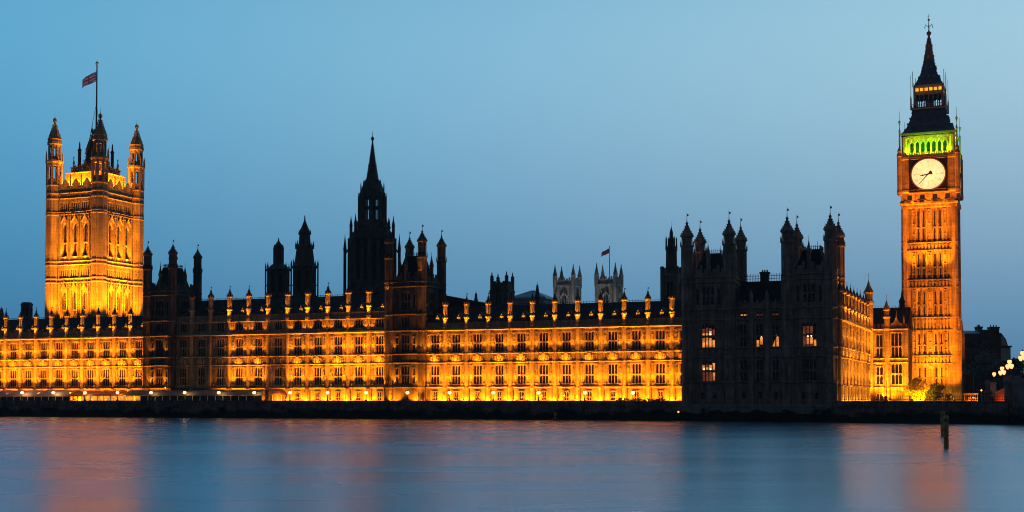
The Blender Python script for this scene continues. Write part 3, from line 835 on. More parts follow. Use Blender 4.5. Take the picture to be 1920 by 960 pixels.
def pavilion_range():
    t = thing('pavilion_range', 'unlit middle of the corner pavilion between its two turreted towers, two windows glowing', 'palace wing', 24.1, -9.2)
    Lx = 10.2
    wall = MB(); hs = []; wins = []
    xs = (-8.3, -4.95, -1.6)
    for x in xs:
        for z, h, w in ((8.3, 4.4, 1.5), (15.4, 4.8, 1.5), (21.6, 1.3, 1.4), (4.6, 1.5, 0.9)):
            hs.append((x - w / 2, x + w / 2, z, z + h)); wins.append((x, z, w, h))
    wall.holes(-Lx, 0, 2.6, 24.4, hs, 0, 0.8)
    for z in (8.0, 13.3, 15.2, 21.2, 23.4):
        wall.exx([(-0.35, z + 0.1), (0.05, z - 0.2), (0.05, z + 0.35), (-0.25, z + 0.25)], -Lx, 0)
    for x in (-6.6, -3.3):
        wall.box(x - 0.4, x + 0.4, -0.5, 0.05, 2.6, 25.6)
        wall.lathe(x, -0.2, [(0.42, 25.4), (0.42, 26.2), (0, 27.6)], 8)
    for k in range(16):
        x = -Lx + Lx * (k + 0.5) / 16
        if all(abs(x - q) > 0.9 for q in xs):
            for za, zb in ((8.4, 13.0), (15.5, 21.0)):
                wall.box(x - 0.05, x + 0.05, -0.1, 0.03, za, zb)
        wall.box(x - 0.2, x + 0.2, 0.1, 0.5, 24.4, 25.3 if k % 2 else 24.9)
    wall.build('wall', M['soot'], t)
    for x, z, w, h in wins:
        add_window(t, x, z, w, h, 2 if w > 1 else 1, 0.5 if h > 3 else 0.0, 'soot')
    lit_window(t, -4.95, 15.4, 1.5, 4.8, 2, [(0, 0.1, 1.5), (1, 0.6, 2.3)], lamps=((0.3, 2.35),))
    lit_window(t, -1.6, 15.4, 1.5, 4.8, 2, [(1, 0.1, 2.2)], lamps=((0.1, 2.35),))
    m = MB(); m.ext([(-2.3, 15.5), (-1.75, 15.5), (-1.75, 17.0)], 0.335, 0.37); m.build('lit_pane', M['lit'], t)
    for x, s in ((-8.3, 1), (-4.95, 0.5), (-1.6, 0.6)):
        m = MB()
        for k in range(4): m.box(x - 0.6 + k * 0.32, x - 0.6 + k * 0.32 + 0.2, 0.335, 0.37, 22.1, 22.35)
        m.build('lit_pane', M['litdim' if s < 1 else 'lit'], t)
    rf = MB(); rf.exx([(0.9, 24.2), (12, 24.2), (7.5, 29.6), (4.5, 29.6)], -Lx + 0.6, -0.6)
    o = rf.build('roof', M['slate'], t)
    cr = MB()
    for k in range(24):
        x = -Lx + 1.2 + k * 0.34
        cr.box(x - 0.035, x + 0.035, 4.5, 4.57, 29.6, 31.0); 
        if k % 2 == 0: cr.lathe(x, 4.535, [(0, 30.85), (0.11, 31.05), (0, 31.3)], 4)
    cr.box(-Lx + 1.0, -1.0, 4.51, 4.56, 30.1, 30.2); cr.box(-Lx + 1.0, -1.0, 4.51, 4.56, 30.7, 30.78)
    cr.build('roof_railing', M['iron'], o)
    ch = MB(); ch.box(-5.6, -4.0, 4.7, 6.2, 29.0, 31.2); ch.box(-5.8, -3.8, 4.55, 6.35, 31.2, 31.6)
    for k in range(3): ch.lathe(-5.3 + k * 0.5, 5.4, [(0.18, 31.6), (0.14, 32.1)], 8)
    ch.build('chimney', M['dark_iron'], o)
    return t
pavilion_range()
t = thing('pavilion_plinth', 'pale tide-stained stone plinth at the foot of the unlit corner pavilion', 'plinth', 2.4, -10.4)
mb = MB()
mb.exx([(-1.0, -1.5), (11, -1.5), (11, 2.7), (-0.2, 2.7), (-0.25, 3.5), (-0.5, 3.5), (-0.75, 2.2)], 0.3, 33.0)
mb.box(33.0, 33.6, -0.6, 11, -1.5, 2.68)
for k in range(9): mb.box(1.5 + k * 3.8, 2.6 + k * 3.8, -0.95, 0.2, -1.5, 3.3)
mb.build('footing', M['plinth'], t)

# ---------------------------------------------------------------- the clock tower
def clock_tower():
    ac, bf = 48.15, 58.0
    H = 6.55
    t = thing('clock_tower', 'tall amber-lit clock tower with a glowing round dial and dark spire', 'clock tower', ac, bf + H)
    sides = [Matrix.Rotation(k * PI / 2, 4, 'Z') for k in range(4)]
    sh = MB()
    sh.box(-H + 0.5, H - 0.5, -H + 0.5, H - 0.5, 3.0, 53.0)
    stages = [(4.5, 13.3), (15.6, 21.4), (25.0, 32.0), (34.5, 41.3), (43.7, 52.0)]
    stages = [(3.2, 13.2), (15.4, 21.5), (24.9, 32.1), (34.3, 41.4), (43.6, 52.2)]
    for T in sides:
        sh.T = T
        for x in (-4.9, -4.1, -3.25, -1.95, -0.65, 0.65, 1.95, 3.25, 4.1, 4.9):
            wd = 0.17 if abs(x) in (1.95, 3.25, 0.65) else 0.1
            sh.box(x - wd, x + wd, -H + 0.12, -H + 0.55, 3.0, 52.4)
        for za, zb in ((13.2, 15.4), (21.5, 24.9), (32.1, 34.3), (41.4, 43.6)):
            for z in (za, zb - 0.25):
                sh.box(-H - 0.02, H + 0.02, -H - 0.12, -H + 0.5, z, z + 0.28)
            for k in range(13):
                x = -4.9 + 9.8 * k / 12
                sh.box(x - 0.22, x + 0.22, -H + 0.02, -H + 0.52, za + 0.35, zb - 0.75)
                sh.ext([(x - 0.4, zb - 0.75), (x + 0.4, zb - 0.75), (x, zb - 0.3)], -H + 0.05, -H + 0.5)
        for za, zb in stages:
            for x in (-2.6, -1.3, 1.3, 2.6):
                zz0 = za + 0.4 if za > 4 else 7.8
                zm = zz0 + (zb - 0.9 - zz0) * 0.45
                sh.box(x - 0.3, x + 0.3, -H + 0.2, -H + 0.55, zm - 0.15, zm + 0.15)
            for x in (-5.2, -3.7, 0.0, 3.7, 5.2):
                for f in (0.25, 0.55, 0.86):
                    z = za + (zb - za) * f
                    sh.lathe(x, -H + 0.5, [(0, z - 0.3), (0.26, z), (0, z + 0.4)], 5)
                sh.ext([(x - 0.45, zb - 1.0), (x - 0.45, zb - 0.3), (x + 0.45, zb - 0.3), (x + 0.45, zb - 1.0), (x, zb - 0.45)], -H + 0.2, -H + 0.52)
        # plinth panelling
        sh.box(-H - 0.1, H + 0.1, -H - 0.35, -H + 0.5, 7.0, 7.35)
        sh.box(-H - 0.1, H + 0.1, -H - 0.1, -H + 0.5, 3.0, 4.6)
    sh.T = None
    for sx in (-1, 1):
        for sy in (-1, 1):
            sh.lathe(sx * (H - 0.75), sy * (H - 0.75), [(1.15, 3.0), (1.15, 13.2), (1.02, 13.6), (1.0, 52.8)], 8)
            if sy < 0 or sx > 0:    # buttress gablets at the second string
                x, y = sx * (H + 0.25), sy * (H + 0.2)
                sh.box(x - 0.6, x + 0.6, y - 0.6, y + 0.6, 3.0, 20.5)
                sh.lathe(x, y, [(0.75, 20.5), (0.75, 21.4), (0.35, 22.6), (0.4, 22.8), (0, 25.2)], 4, PI / 4)
    sh.build('shaft', M['etstone'], t)
    for T in sides[:2]:
        for za, zb in stages:
            zz0 = za + 0.4 if za > 4 else 7.8
            for x in (-2.6, -1.3, 1.3, 2.6):
                slit = MB(); slit.T = T
                slit.box(x - 0.17, x + 0.17, -H + 0.4, -H + 0.498, zz0, zb - 0.9)
                slit.build('slit_window', M['louvre'], t)
    # corbelled clock stage
    cs = MB()
    cs.sq(0, 0, [(H - 0.1, 52.2), (H + 0.05, 52.4), (H + 0.1, 53.0), (H + 0.4, 53.3), (H + 0.4, 53.7), (H + 0.1, 53.8), (H + 0.1, 55.9), (H + 0.55, 56.3), (H + 0.55, 56.8), (H + 0.3, 56.9), (H + 0.3, 64.3), (H + 0.6, 64.6), (H + 0.6, 65.2), (H - 0.6, 65.25)])
    q = H + 0.3
    for T in sides:
        cs.T = T
        for k in range(8):
            x = -5.6 + 11.2 * k / 7
            cs.box(x - 0.3, x + 0.3, -H - 0.38, -H, 53.75, 54.1)
        for x in (-6.4, -5.9, -5.4, -4.95, 4.95, 5.4, 5.9, 6.4): cs.box(x - 0.1, x + 0.1, -q - 0.14, -q + 0.05, 57.0, 64.3)
        for z in (58.6, 60.4, 62.4):
            for s in (-1, 1):
                cs.box(s * 5.7 - 0.85, s * 5.7 + 0.85, -q - 0.1, -q + 0.05, z - 0.5, z - 0.35)
        for k in range(24):
            x = -6.7 + 13.4 * k / 23
            cs.box(x - 0.15, x + 0.15, -H - 0.55, -H - 0.4, 65.2, 66.0)
        cs.box(-6.95, 6.95, -H - 0.58, -H - 0.42, 66.0, 66.2)
    cs.T = None
    for sx in (-1, 1):
        for sy in (-1, 1):
            x, y = sx * (H + 0.35), sy * (H + 0.35)
            cs.lathe(x, y, [(0.6, 55.5), (0.7, 56.5), (0.6, 57), (0.6, 65.2), (0.7, 65.5), (0.42, 66.4), (0.55, 66.8), (0.15, 67.6), (0.06, 68.2), (0.04, 70.2)], 8)
    cs.build('clock_stage', M['etstone'], t)
    for T in sides[:2]:
        for x in (-4.5, -1.5, 1.5, 4.5):
            sw = MB(); sw.T = T; sw.box(x - 0.55, x + 0.55, -H - 0.125, -H, 54.3, 55.5); sw.build('small_window', M['louvre'], t)
    # dials on the four sides
    zc, rx, rz = 60.55, 4.02, 3.86
    for k, T in enumerate(sides):
        def ell(mb, f0, f1, y0, y1, n=48):
            for i in range(n):
                t0, t1 = 2 * PI * i / n, 2 * PI * (i + 1) / n
                P = lambda f, tt: (f * rx * math.cos(tt), f * rz * math.sin(tt) + zc)
                mb.ext([P(f0, t0), P(f1, t0), P(f1, t1), P(f0, t1)], y0, y1)
        d = MB(); d.T = T
        d.ext([(rx * 0.985 * math.cos(2 * PI * i / 64), zc + rz * 0.985 * math.sin(2 * PI * i / 64)) for i in range(64)], -q - 0.16, -q - 0.02)
        dial = d.build('clock_dial', M['dial'], t)
        fr = MB(); fr.T = T
        fh, fv = 4.55, 4.25
        for xa, xb, za, zb in ((-fh, -fh + 0.35, zc - fv, zc + fv), (fh - 0.35, fh, zc - fv, zc + fv), (-fh + 0.35, fh - 0.35, zc - fv, zc - fv + 0.25), (-fh + 0.35, fh - 0.35, zc + fv - 0.25, zc + fv)):
            fr.box(xa, xb, -q - 0.3, -q + 0.05, za, zb)
        fr.box(-fh + 0.35, fh - 0.35, -q - 0.07, -q + 0.05, zc - fv + 0.25, zc + fv - 0.25)
        for sx in (-1, 1):
            for sz in (-1, 1):
                pts = [(sx * 3.55, zc + sz * 3.3)]
                fr.ext([(sx * 4.0 - 0.33, zc + sz * 3.75 - 0.33), (sx * 4.0 + 0.33, zc + sz * 3.75 - 0.33), (sx * 4.0 + 0.33, zc + sz * 3.75 + 0.33), (sx * 4.0 - 0.33, zc + sz * 3.75 + 0.33)], -q - 0.13, -q)
        fr.build('dial_frame', [M['iron']], dial)
        gl = MB(); gl.T = T
        ell(gl, 0.985, 1.06, -q - 0.32, -q)
        gl.box(-fh - 0.1, fh + 0.1, -q - 0.35, -q, zc - fv - 0.3, zc - fv - 0.05); gl.box(-fh - 0.1, fh + 0.1, -q - 0.35, -q, zc + fv + 0.05, zc + fv + 0.25)
        gl.build('gilt_ring', M['gilt'], dial)
        ir = MB(); ir.T = T
        for f in (0.90, 0.72, 0.47): ell(ir, f, f + 0.008, -q - 0.19, -q - 0.15)
        for i in range(12):
            tt = 2 * PI * i / 12
            c, s = math.cos(tt), math.sin(tt)
            ir.bar((0.47 * rx * c, -q - 0.18, zc + 0.47 * rz * s), (0.72 * rx * c, -q - 0.18, zc + 0.72 * rz * s), 0.035, 4)
        for i in range(60):
            tt = 2 * PI * i / 60
            c, s = math.cos(tt), math.sin(tt)
            ir.bar((0.91 * rx * c, -q - 0.18, zc + 0.91 * rz * s), (0.97 * rx * c, -q - 0.18, zc + 0.97 * rz * s), 0.02, 4)
        # roman numerals, upright to the rim
        NUM = ['XII', 'I', 'II', 'III', 'IV', 'V', 'VI', 'VII', 'VIII', 'IX', 'X', 'XI']
        WD = {'I': 0.16, 'V': 0.3, 'X': 0.32}
        for i, s_ in enumerate(NUM):
            tt = 2 * PI * i / 12
            tot = sum(WD[ch] for ch in s_); u = -tot / 2
            def P(uu, rr):
                return (rr * rx * math.sin(tt) + uu * math.cos(tt), -q - 0.185, zc + rr * rz * math.cos(tt) - uu * math.sin(tt))
            for ch in s_:
                wd = WD[ch]; a_, b_ = u + 0.04, u + wd - 0.04; mid = (a_ + b_) / 2
                if ch == 'I': ir.bar(P(mid, 0.75), P(mid, 0.88), 0.035, 4)
                elif ch == 'V': ir.bar(P(a_, 0.88), P(mid, 0.75), 0.035, 4); ir.bar(P(b_, 0.88), P(mid, 0.75), 0.025, 4)
                else: ir.bar(P(a_, 0.88), P(b_, 0.75), 0.035, 4); ir.bar(P(b_, 0.88), P(a_, 0.75), 0.025, 4)
                u += wd
        ir.build('dial_tracery', M['post'], dial)
        # twenty-three minutes to nine
        for ang, ln, wd, nm in ((37 * 6, 0.88, 0.17, 'minute_hand'), ((8 + 37 / 60) * 30, 0.50, 0.2, 'hour_hand')):
            hb = MB(); hb.T = T
            s, c = math.sin(R(ang)), math.cos(R(ang))
            yy = -q - 0.3 if nm == 'minute_hand' else -q - 0.24
            hb.bar((-0.2 * rx * s, yy, zc - 0.2 * rz * c), (ln * rx * s, yy, zc + ln * rz * c), wd, 6, wd * 0.45)
            hb.bar((-0.25 * rx * s, yy, zc - 0.25 * rz * c), (-0.12 * rx * s, yy, zc - 0.12 * rz * c), wd * 2.0, 6, wd * 1.2)
            if nm == 'hour_hand': hb.bar((0.3 * rx * s, yy, zc + 0.3 * rz * c), (0.4 * rx * s, yy, zc + 0.4 * rz * c), 0.3, 6, 0.12)
            hb.build(nm, M['iron'], dial)
    # belfry
    B = 6.05
    bl = MB(); core = MB()
    core.box(-B + 1.7, B - 1.7, -B + 1.7, B - 1.7, 65.25, 70.4)
    for T in sides:
        bl.T = T
        n = 7; x0 = -4.6; pw = 9.2 / n
        for k in range(n + 1):
            x = x0 + pw * k
            bl.box(x - 0.2, x + 0.2, -B, -B + 0.7, 65.25, 69.0)
        for k in range(n):
            xa, xb = x0 + pw * k, x0 + pw * (k + 1); xm = (xa + xb) / 2
            bl.ext([(xa, 68.0), (xa + 0.28, 68.6), (xm, 69.15), (xm, 69.9), (xa, 69.9)], -B + 0.02, -B + 0.6)
            bl.ext([(xm, 69.9), (xm, 69.15), (xb - 0.28, 68.6), (xb, 68.0), (xb, 69.9)], -B + 0.02, -B + 0.6)
            bl.box(xa + 0.2, xb - 0.2, -B + 0.1, -B + 0.3, 65.25, 66.1)
            bl.lathe(xm, -B, [(0.1, 69.3), (0.2, 69.7), (0, 70.2)], 5)
        bl.box(-B, -4.6, -B + 0.1, -B + 0.8, 65.25, 69.9); bl.box(4.6, B, -B + 0.1, -B + 0.8, 65.25, 69.9)
        bl.box(-B - 0.1, B + 0.1, -B - 0.12, -B + 0.7, 69.9, 70.4)
        for k in range(14):
            x = -5.7 + 11.4 * k / 13
            bl.box(x - 0.2, x + 0.2, -B - 0.35, -B, 70.1, 70.45)
    bl.T = None
    for sx in (-1, 1):
        for sy in (-1, 1):
            bl.lathe(sx * (B - 0.35), sy * (B - 0.35), [(0.75, 65.25), (0.75, 70.3)], 8)
    BELF = bl
    bl.build('belfry', M['stone'], t); core.build('belfry_core', M['louvre'], t)
    # roofs
    rf = MB()
    rf.sq(0, 0, [(B + 0.55, 70.45), (B + 0.6, 70.9), (B + 0.2, 71.1), (5.3, 72.4), (4.5, 74.3), (3.75, 76.7)])
    roof = rf.build('roof', M['etroof'], t)
    lift = []
    lift.append(roof)
    for T in sides:
        crk = MB(); crk.T = T
        for zz, hw, xs in ((71.9, 5.75, (-3.6, -1.2, 1.2, 3.6)), (74.0, 4.75, (-2.2, 0.0, 2.2))):
            for x in xs:
                dm = MB(); dm.T = T
                dm.box(x - 0.28, x + 0.28, -hw, -hw + 0.9, zz - 0.3, zz + 0.6)
                dm.ext([(x - 0.42, zz + 0.6), (x + 0.42, zz + 0.6), (x, zz + 1.3)], -hw - 0.05, -hw + 1.2)
                if T in sides[:2]: dm.build('roof_dormer', M['etroof'], roof)
        for s in (-1, 1):
            for f in (0.15, 0.4, 0.65, 0.9):
                z = 71.1 + (76.7 - 71.1) * f; hh = 6.1 + (3.75 - 6.1) * (f ** 0.8)
                crk.lathe(s * hh, -hh, [(0, z - 0.3), (0.28, z), (0, z + 0.4)], 5)
        crk.build('crockets', M['etroof'], roof)
    ln_ = MB()
    ln_.sq(0, 0, [(3.75, 76.7), (4.2, 76.9), (4.2, 77.25), (3.6, 77.3), (3.6, 77.6)])
    LH = 3.25
    for T in sides:
        ln_.T = T
        for k in range(7):
            x = -LH + 2 * LH * k / 6
            ln_.box(x - 0.14, x + 0.14, -LH - 0.1, -LH + 0.2, 77.5, 80.9)
        for k in range(6):
            xa, xb = -LH + 2 * LH * k / 6, -LH + 2 * LH * (k + 1) / 6; xm = (xa + xb) / 2
            ln_.ext([(xa, 79.9), (xm, 80.6), (xm, 80.9), (xa, 80.9)], -LH - 0.05, -LH + 0.15)
            ln_.ext([(xm, 80.9), (xm, 80.6), (xb, 79.9), (xb, 80.9)], -LH - 0.05, -LH + 0.15)
        for k in range(15):
            x = -4.1 + 8.2 * k / 14
            ln_.box(x - 0.04, x + 0.04, -4.18, -4.1, 77.25, 78.1)
        ln_.box(-4.18, 4.18, -4.2, -4.1, 78.1, 78.2)
    ln_.T = None
    ln_.sq(0, 0, [(LH + 0.2, 80.9), (LH + 0.3, 81.2), (LH + 0.1, 81.25), (LH - 0.1, 81.3), (LH - 0.1, 82.3), (LH + 0.35, 82.35), (LH + 0.45, 82.8)])
    ln_.lathe(0, 0, [(1.1, 77.5), (1.1, 80.9)], 8)
    for sx in (-1, 1):
        for sy in (-1, 1):
            ln_.lathe(sx * (LH + 0.15), sy * (LH + 0.15), [(0.3, 77.3), (0.3, 82.5)], 6)
            ln_.lathe(sx * 4.2, sy * 4.2, [(0.22, 76.9), (0.2, 79.5), (0.08, 80.5), (0.05, 85.2)], 6)
            ln_.lathe(sx * (LH + 0.5), sy * (LH + 0.5), [(0.1, 82.4), (0.07, 86.2)], 6)
            for zz in (70.4,):
                ln_.lathe(sx * (B + 0.75), sy * (B + 0.75), [(0.25, 66), (0.22, 71.0), (0.3, 71.4), (0.1, 72.0), (0.06, 72.6), (0.3, 73.6), (0.3, 73.9), (0.05, 74.0), (0.04, 76.2)], 6)
    lift.append(ln_.build('lantern', M['etroof'], t))
    ay = MB()
    for T in sides:
        ay.T = T
        for k in range(6):
            x = -LH + 0.45 + (2 * LH - 0.9) * k / 5
            ay.box(x - 0.38, x + 0.38, -LH - 0.12, -LH + 0.12, 81.45, 82.15)
    lift.append(ay.build('lit_lantern_light', M['ayrton'], t))
    sp = MB()
    sp.sq(0, 0, [(LH + 0.3, 82.8), (2.75, 84.0), (2.05, 85.6), (1.5, 87.8), (1.08, 90.2), (0.68, 92.9), (0.32, 94.9), (0.2, 95.3)])
    prof = [(LH + 0.3, 82.8), (2.75, 84.0), (2.05, 85.6), (1.5, 87.8), (1.08, 90.2), (0.68, 92.9), (0.32, 94.9)]
    for (h0, z0), (h1, z1) in zip(prof, prof[1:]):
        for f in (0.1, 0.45, 0.8):
            h, z = h0 + (h1 - h0) * f, z0 + (z1 - z0) * f
            for sx in (-1, 1):
                for sy in (-1, 1):
                    sp.lathe(sx * h, sy * h, [(0, z - 0.18), (0.17, z), (0, z + 0.24)], 4)
    spire = sp.build('spire', M['etroof'], t)
    lift.append(spire)
    for o in lift:
        o.scale = (1, 1, 1.056); o.location = (0, 0, -0.056 * 65.6)
    sd = MB()
    for T in sides:
        sd.T = T
        for zz, hw, xs in ((84.7, 2.55, (-1.4, 0, 1.4)), (87.2, 1.68, (-0.7, 0.7)), (90.0, 1.14, (0.0,)), (92.6, 0.74, (0.0,))):
            for x in xs:
                sd.ext([(x - 0.3, zz), (x + 0.3, zz), (x, zz + 0.7)], -hw - 0.12, -hw + 0.5)
    sd.build('spire_dormer', M['gilt'], spire)
    fn = MB()
    fn.lathe(0, 0, [(0.2, 95.2), (0.3, 95.4), (0.62, 95.9), (0.62, 96.2), (0.2, 96.5), (0.12, 97.0), (0.09, 99.0), (0.28, 99.2), (0.28, 99.4), (0.05, 99.6), (0.05, 100.6)], 8)
    for k in range(4):
        c, s = math.cos(k * PI / 2), math.sin(k * PI / 2)
        fn.bar((0, 0, 97.4), (0.75 * c, 0.75 * s, 98.2), 0.07, 4); fn.bar((0.75 * c, 0.75 * s, 98.2), (0.95 * c, 0.95 * s, 97.6), 0.07, 4)
        fn.lathe(0.95 * c, 0.95 * s, [(0, 97.2), (0.16, 97.45), (0, 97.7)], 5)
    fn.bar((-0.35, 0, 100.2), (0.35, 0, 100.2), 0.05, 4)
    fn.build('finial', M['dark_iron'], spire)
    # floodlights
    OR = (1.0, 0.23, 0.003)
    for x in (-4.5, 0, 4.5):
        flood(to_world(t, (x, -H - 6.5, 3.8)), to_world(t, (x * 0.8, -H, 17)), ET_K * 2600, 70, 0.8, OR, 0.3)
    for x in (-5, 5):
        flood(to_world(t, (x, -H - 14, 8.0)), to_world(t, (x * 0.4, -H, 40)), ET_K * 7000, 50, 0.8, OR, 0.4)
        flood(to_world(t, (x, -H - 20, 20.0)), to_world(t, (x * 0.4, -H, 55)), ET_K * 7500, 34, 0.8, OR, 0.4)
    flood(to_world(t, (1, -H - 5.5, 8.0)), to_world(t, (0.8, -H, 20)), ET_K * 2300, 70, 0.95, SODIUM, 0.3)
    for x in (-3.8, 0, 3.8):
        flood(to_world(t, (x, -H - 2.2, 34.0)), to_world(t, (x * 0.9, -H, 49)), ET_K * 2700, 54, 0.9, SODIUM, 0.3)
        flood(to_world(t, (x, -H - 1.6, 52.6)), to_world(t, (x, -H - 0.3, 57)), ET_K * 110, 90, 0.9, SODIUM, 0.2)
    flood(to_world(t, (H + 14, -H + 3, 6.0)), to_world(t, (H, 0, 28)), ET_K * 2500, 70, 0.8, OR, 0.3)
    GREEN = (0.26, 1.0, 0.005); YEL = (0.55, 1.0, 0.01)
    for k in range(8):
        x = -4.6 + 9.2 * k / 7
        flood(to_world(t, (x, -B - 0.75, 65.5)), to_world(t, (x, -B + 0.2, 69.0)), 170, 110, 0.6, YEL if k in (0, 7) else GREEN, 0.15)
        flood(to_world(t, (B + 0.75, x, 65.5)), to_world(t, (B - 0.2, x, 69.0)), 170, 110, 0.6, YEL, 0.15)
    for k in range(7):
        x = -4.6 + 9.2 * (k + 0.5) / 7
        flood(to_world(t, (x, -B + 0.9, 65.5)), to_world(t, (x, -B + 1.5, 68.5)), 60, 120, 0.6, (0.05, 1.0, 0.05), 0.15)
    for x in (-2, 2):
        flood(to_world(t, (x, -LH - 0.85, 77.7)), to_world(t, (x, -LH, 80)), 16, 110, 0.6, DEEP, 0.1)
    return t
ET_K = 0.95
clock_tower()

# ---------------------------------------------------------------- the great square tower with the flag
def square_tower():
    Lc = 18.5; h = Lc / 2; r = 2.45
    t = thing('square_tower', 'massive floodlit square tower with four octagonal corner turrets and a flagpole', 'tower', -208.75 - h, 60 + h)
    sides = [Matrix.Rotation(k * PI / 2, 4, 'Z') for k in range(4)]
    zf = lambda y: survey(140, y, 60)[1]
    q = h + 0.5
    wall = MB()
    ZT = zf(352)
    wl_ = (zf(600), zf(545)); bw = (zf(481), zf(418)); sm = (zf(520), zf(506)); up = (zf(396), zf(380))
    bandz = [zf(612), zf(530), zf(522.5), zf(497), zf(490), zf(402), zf(398), zf(372), zf(362)]
    wins = []
    for k in (-1, 0, 1):
        x = k * 4.15
        wins += [(x, wl_[0] - 6, 2.1, wl_[1] - wl_[0] + 6, 3, 0.6), (x, bw[0], 2.5, bw[1] - bw[0], 2, 0.42)]
        for j in range(4):
            wins += [(x - 1.35 + j * 0.9, sm[0], 0.5, sm[1] - sm[0], 1, 0.0), (x - 1.35 + j * 0.9, up[0], 0.5, up[1] - up[0], 1, 0.0)]
    hs = [(x - w / 2, x + w / 2, z, z + hh) for x, z, w, hh, n, tr in wins]
    for ki, T in enumerate(sides):
        wall.T = T @ Matrix.Translation((0, -q, 0))
        vis = ki in (0, 1)
        wall.holes(-h + 0.5, h - 0.5, 3.0, ZT, hs if vis else [], 0, 1.4)
        for z in bandz:
            wall.exx([(-0.4, z + 0.1), (0.05, z - 0.25), (0.05, z + 0.4), (-0.3, z + 0.3)], -h, h)
        if vis:
            for k in (-1, 0, 1):
                x = k * 4.15
                for (z0, z1, w) in ((wl_[0], wl_[1], 2.1), (bw[0], bw[1], 2.5)):
                    # deep moulded jambs and arch head
                    for s in (-1, 1):
                        wall.box(x + s * (w / 2 + 0.32) - 0.2, x + s * (w / 2 + 0.32) + 0.2, -0.45, 0.05, z0, z1 + 0.3)
                        wall.ext([(x + s * (w / 2 + 0.5), z1), (x + s * (w / 2 + 0.12), z1 + 0.1), (x, z1 + 2.1), (x, z1 + 2.6)] if s < 0 else
                                 [(x, z1 + 2.6), (x, z1 + 2.1), (x + (w / 2 + 0.12), z1 + 0.1), (x + (w / 2 + 0.5), z1)], -0.5, 0.05)
                        # cusps hanging into the head
                        wall.ext([(x + s * w / 2, z1 + 0.02), (x + s * w / 2, z1 - 1.9), (x + s * w * 0.2, z1 - 0.6), (x, z1 + 0.02)][:: -s], 0.1, 0.5)
                        wall.lathe(x + s * (w / 2 + 0.32), -0.35, [(0.28, z1 + 0.3), (0.2, z1 + 1.6), (0.32, z1 + 1.8), (0, z1 + 3.4)], 4, PI / 4)
                    wall.lathe(x, -0.3, [(0.35, z1 + 2.4), (0.4, z1 + 2.8), (0, z1 + 4.0)], 6)
                for dx in (-2.07, 2.07):
                    for za, zb in zip(bandz, bandz[1:]):
                        if zb - za > 1.5: wall.box(x + dx - 0.12, x + dx + 0.12, -0.3, 0.05, za + 0.4, zb - 0.3)
            for za, zb in ((bandz[2], bandz[3]), (bandz[5], bandz[6]), (bandz[6], bandz[7]), (bandz[7], bandz[8])):
                for j in range(28):
                    x = -6.6 + 13.2 * j / 27
                    if zb - za < 2.5 or min(abs(zb - z) for z in (up[0], sm[0])) > 99:
                        wall.box(x - 0.09, x + 0.09, -0.14, 0.03, za + 0.42, zb - 0.26)
            for j in range(28):
                x = -6.6 + 13.2 * j / 27
                wall.box(x - 0.08, x + 0.08, -0.16, 0.03, bandz[2] + 0.4, sm[0] - 0.25); wall.box(x - 0.08, x + 0.08, -0.16, 0.03, sm[1] + 0.2, bandz[3] - 0.3)
                wall.box(x - 0.08, x + 0.08, -0.16, 0.03, up[1] + 0.2, bandz[7] - 0.3)
        # battlements with tall little gables
        for k in range(13):
            x = -6.6 + 13.2 * k / 12
            wall.box(x - 0.4, x + 0.4, 0.02, 0.4, ZT, ZT + (1.6 if k % 2 else 0.7))
            if k % 4 == 2:
                wall.ext([(x - 0.9, ZT), (x + 0.9, ZT), (x + 0.9, ZT + 1.8), (x, ZT + 3.0), (x - 0.9, ZT + 1.8)], -0.12, 0.38)
            if k % 4 == 0: wall.lathe(x, 0.1, [(0.25, ZT), (0.2, ZT + 3.0), (0.3, ZT + 3.3), (0, ZT + 4.6)], 6)
    wall.T = None
    wall.build('wall', M['vtstone'], t)
    for ki in (0, 1):
        ang = ki * PI / 2
        for x, z, w, hh, n, tr in wins:
            p = Matrix.Rotation(ang, 4, 'Z') @ Vector((x, -q, 0))
            if w < 1:
                key = 'vt_small%.2f' % hh
                if key not in _wm:
                    m = MB(); m.box(-0.27, 0.27, 0.7, 0.8, -0.02, hh + 0.02); _wm[key] = m.mesh('small_window', M['louvre'])
                put('small_window', _wm[key], t, (p.x, p.y, z), ang)
            else:
                pi_ = Matrix.Rotation(ang, 4, 'Z') @ Vector((x, -q + 0.7, 0))
                add_window(t, pi_.x, z, w, hh, n, tr, 'vtstone', 'louvre', y=pi_.y, rotz=ang)
    # attic terrace walls standing behind the battlements
    at = MB()
    zat, zat2 = zf(322), zf(311)
    at.sq(0, 0, [(q - 3.0, ZT - 1.5), (q - 3.0, zat), (q - 2.8, zat + 0.1), (q - 2.8, zat + 0.35), (q - 3.2, zat + 0.4)])
    at.sq(0, 0, [(q - 4.2, zat), (q - 4.2, zat2), (q - 4.0, zat2 + 0.1), (q - 4.0, zat2 + 0.4), (q - 4.4, zat2 + 0.45)])
    for T in sides:
        at.T = T
        for k in range(14):
            x = -5.4 + 10.8 * k / 13
            at.box(x - 0.08, x + 0.08, -q + 2.88, -q + 3.05, ZT, zat); 
            if abs(x) < 4.8: at.box(x - 0.08, x + 0.08, -q + 4.08, -q + 4.25, zat + 0.4, zat2)
            if abs(x) < 4.6: at.box(x - 0.1, x + 0.1, -q + 4.2, -q + 4.35, zat2 + 0.4, zat2 + 1.2)
        for x in (-4.6, 0.0, 4.6):
            at.lathe(x, -q + 4.4, [(0.3, zat2), (0.25, zat2 + 1.6), (0.36, zat2 + 1.8), (0.1, zat2 + 2.8), (0.05, zat2 + 3.4), (0.2, zat2 + 3.6), (0, zat2 + 4.2)], 6)
    at.T = None
    at.build('attic', M['vtstone'], t)
    rf = MB()
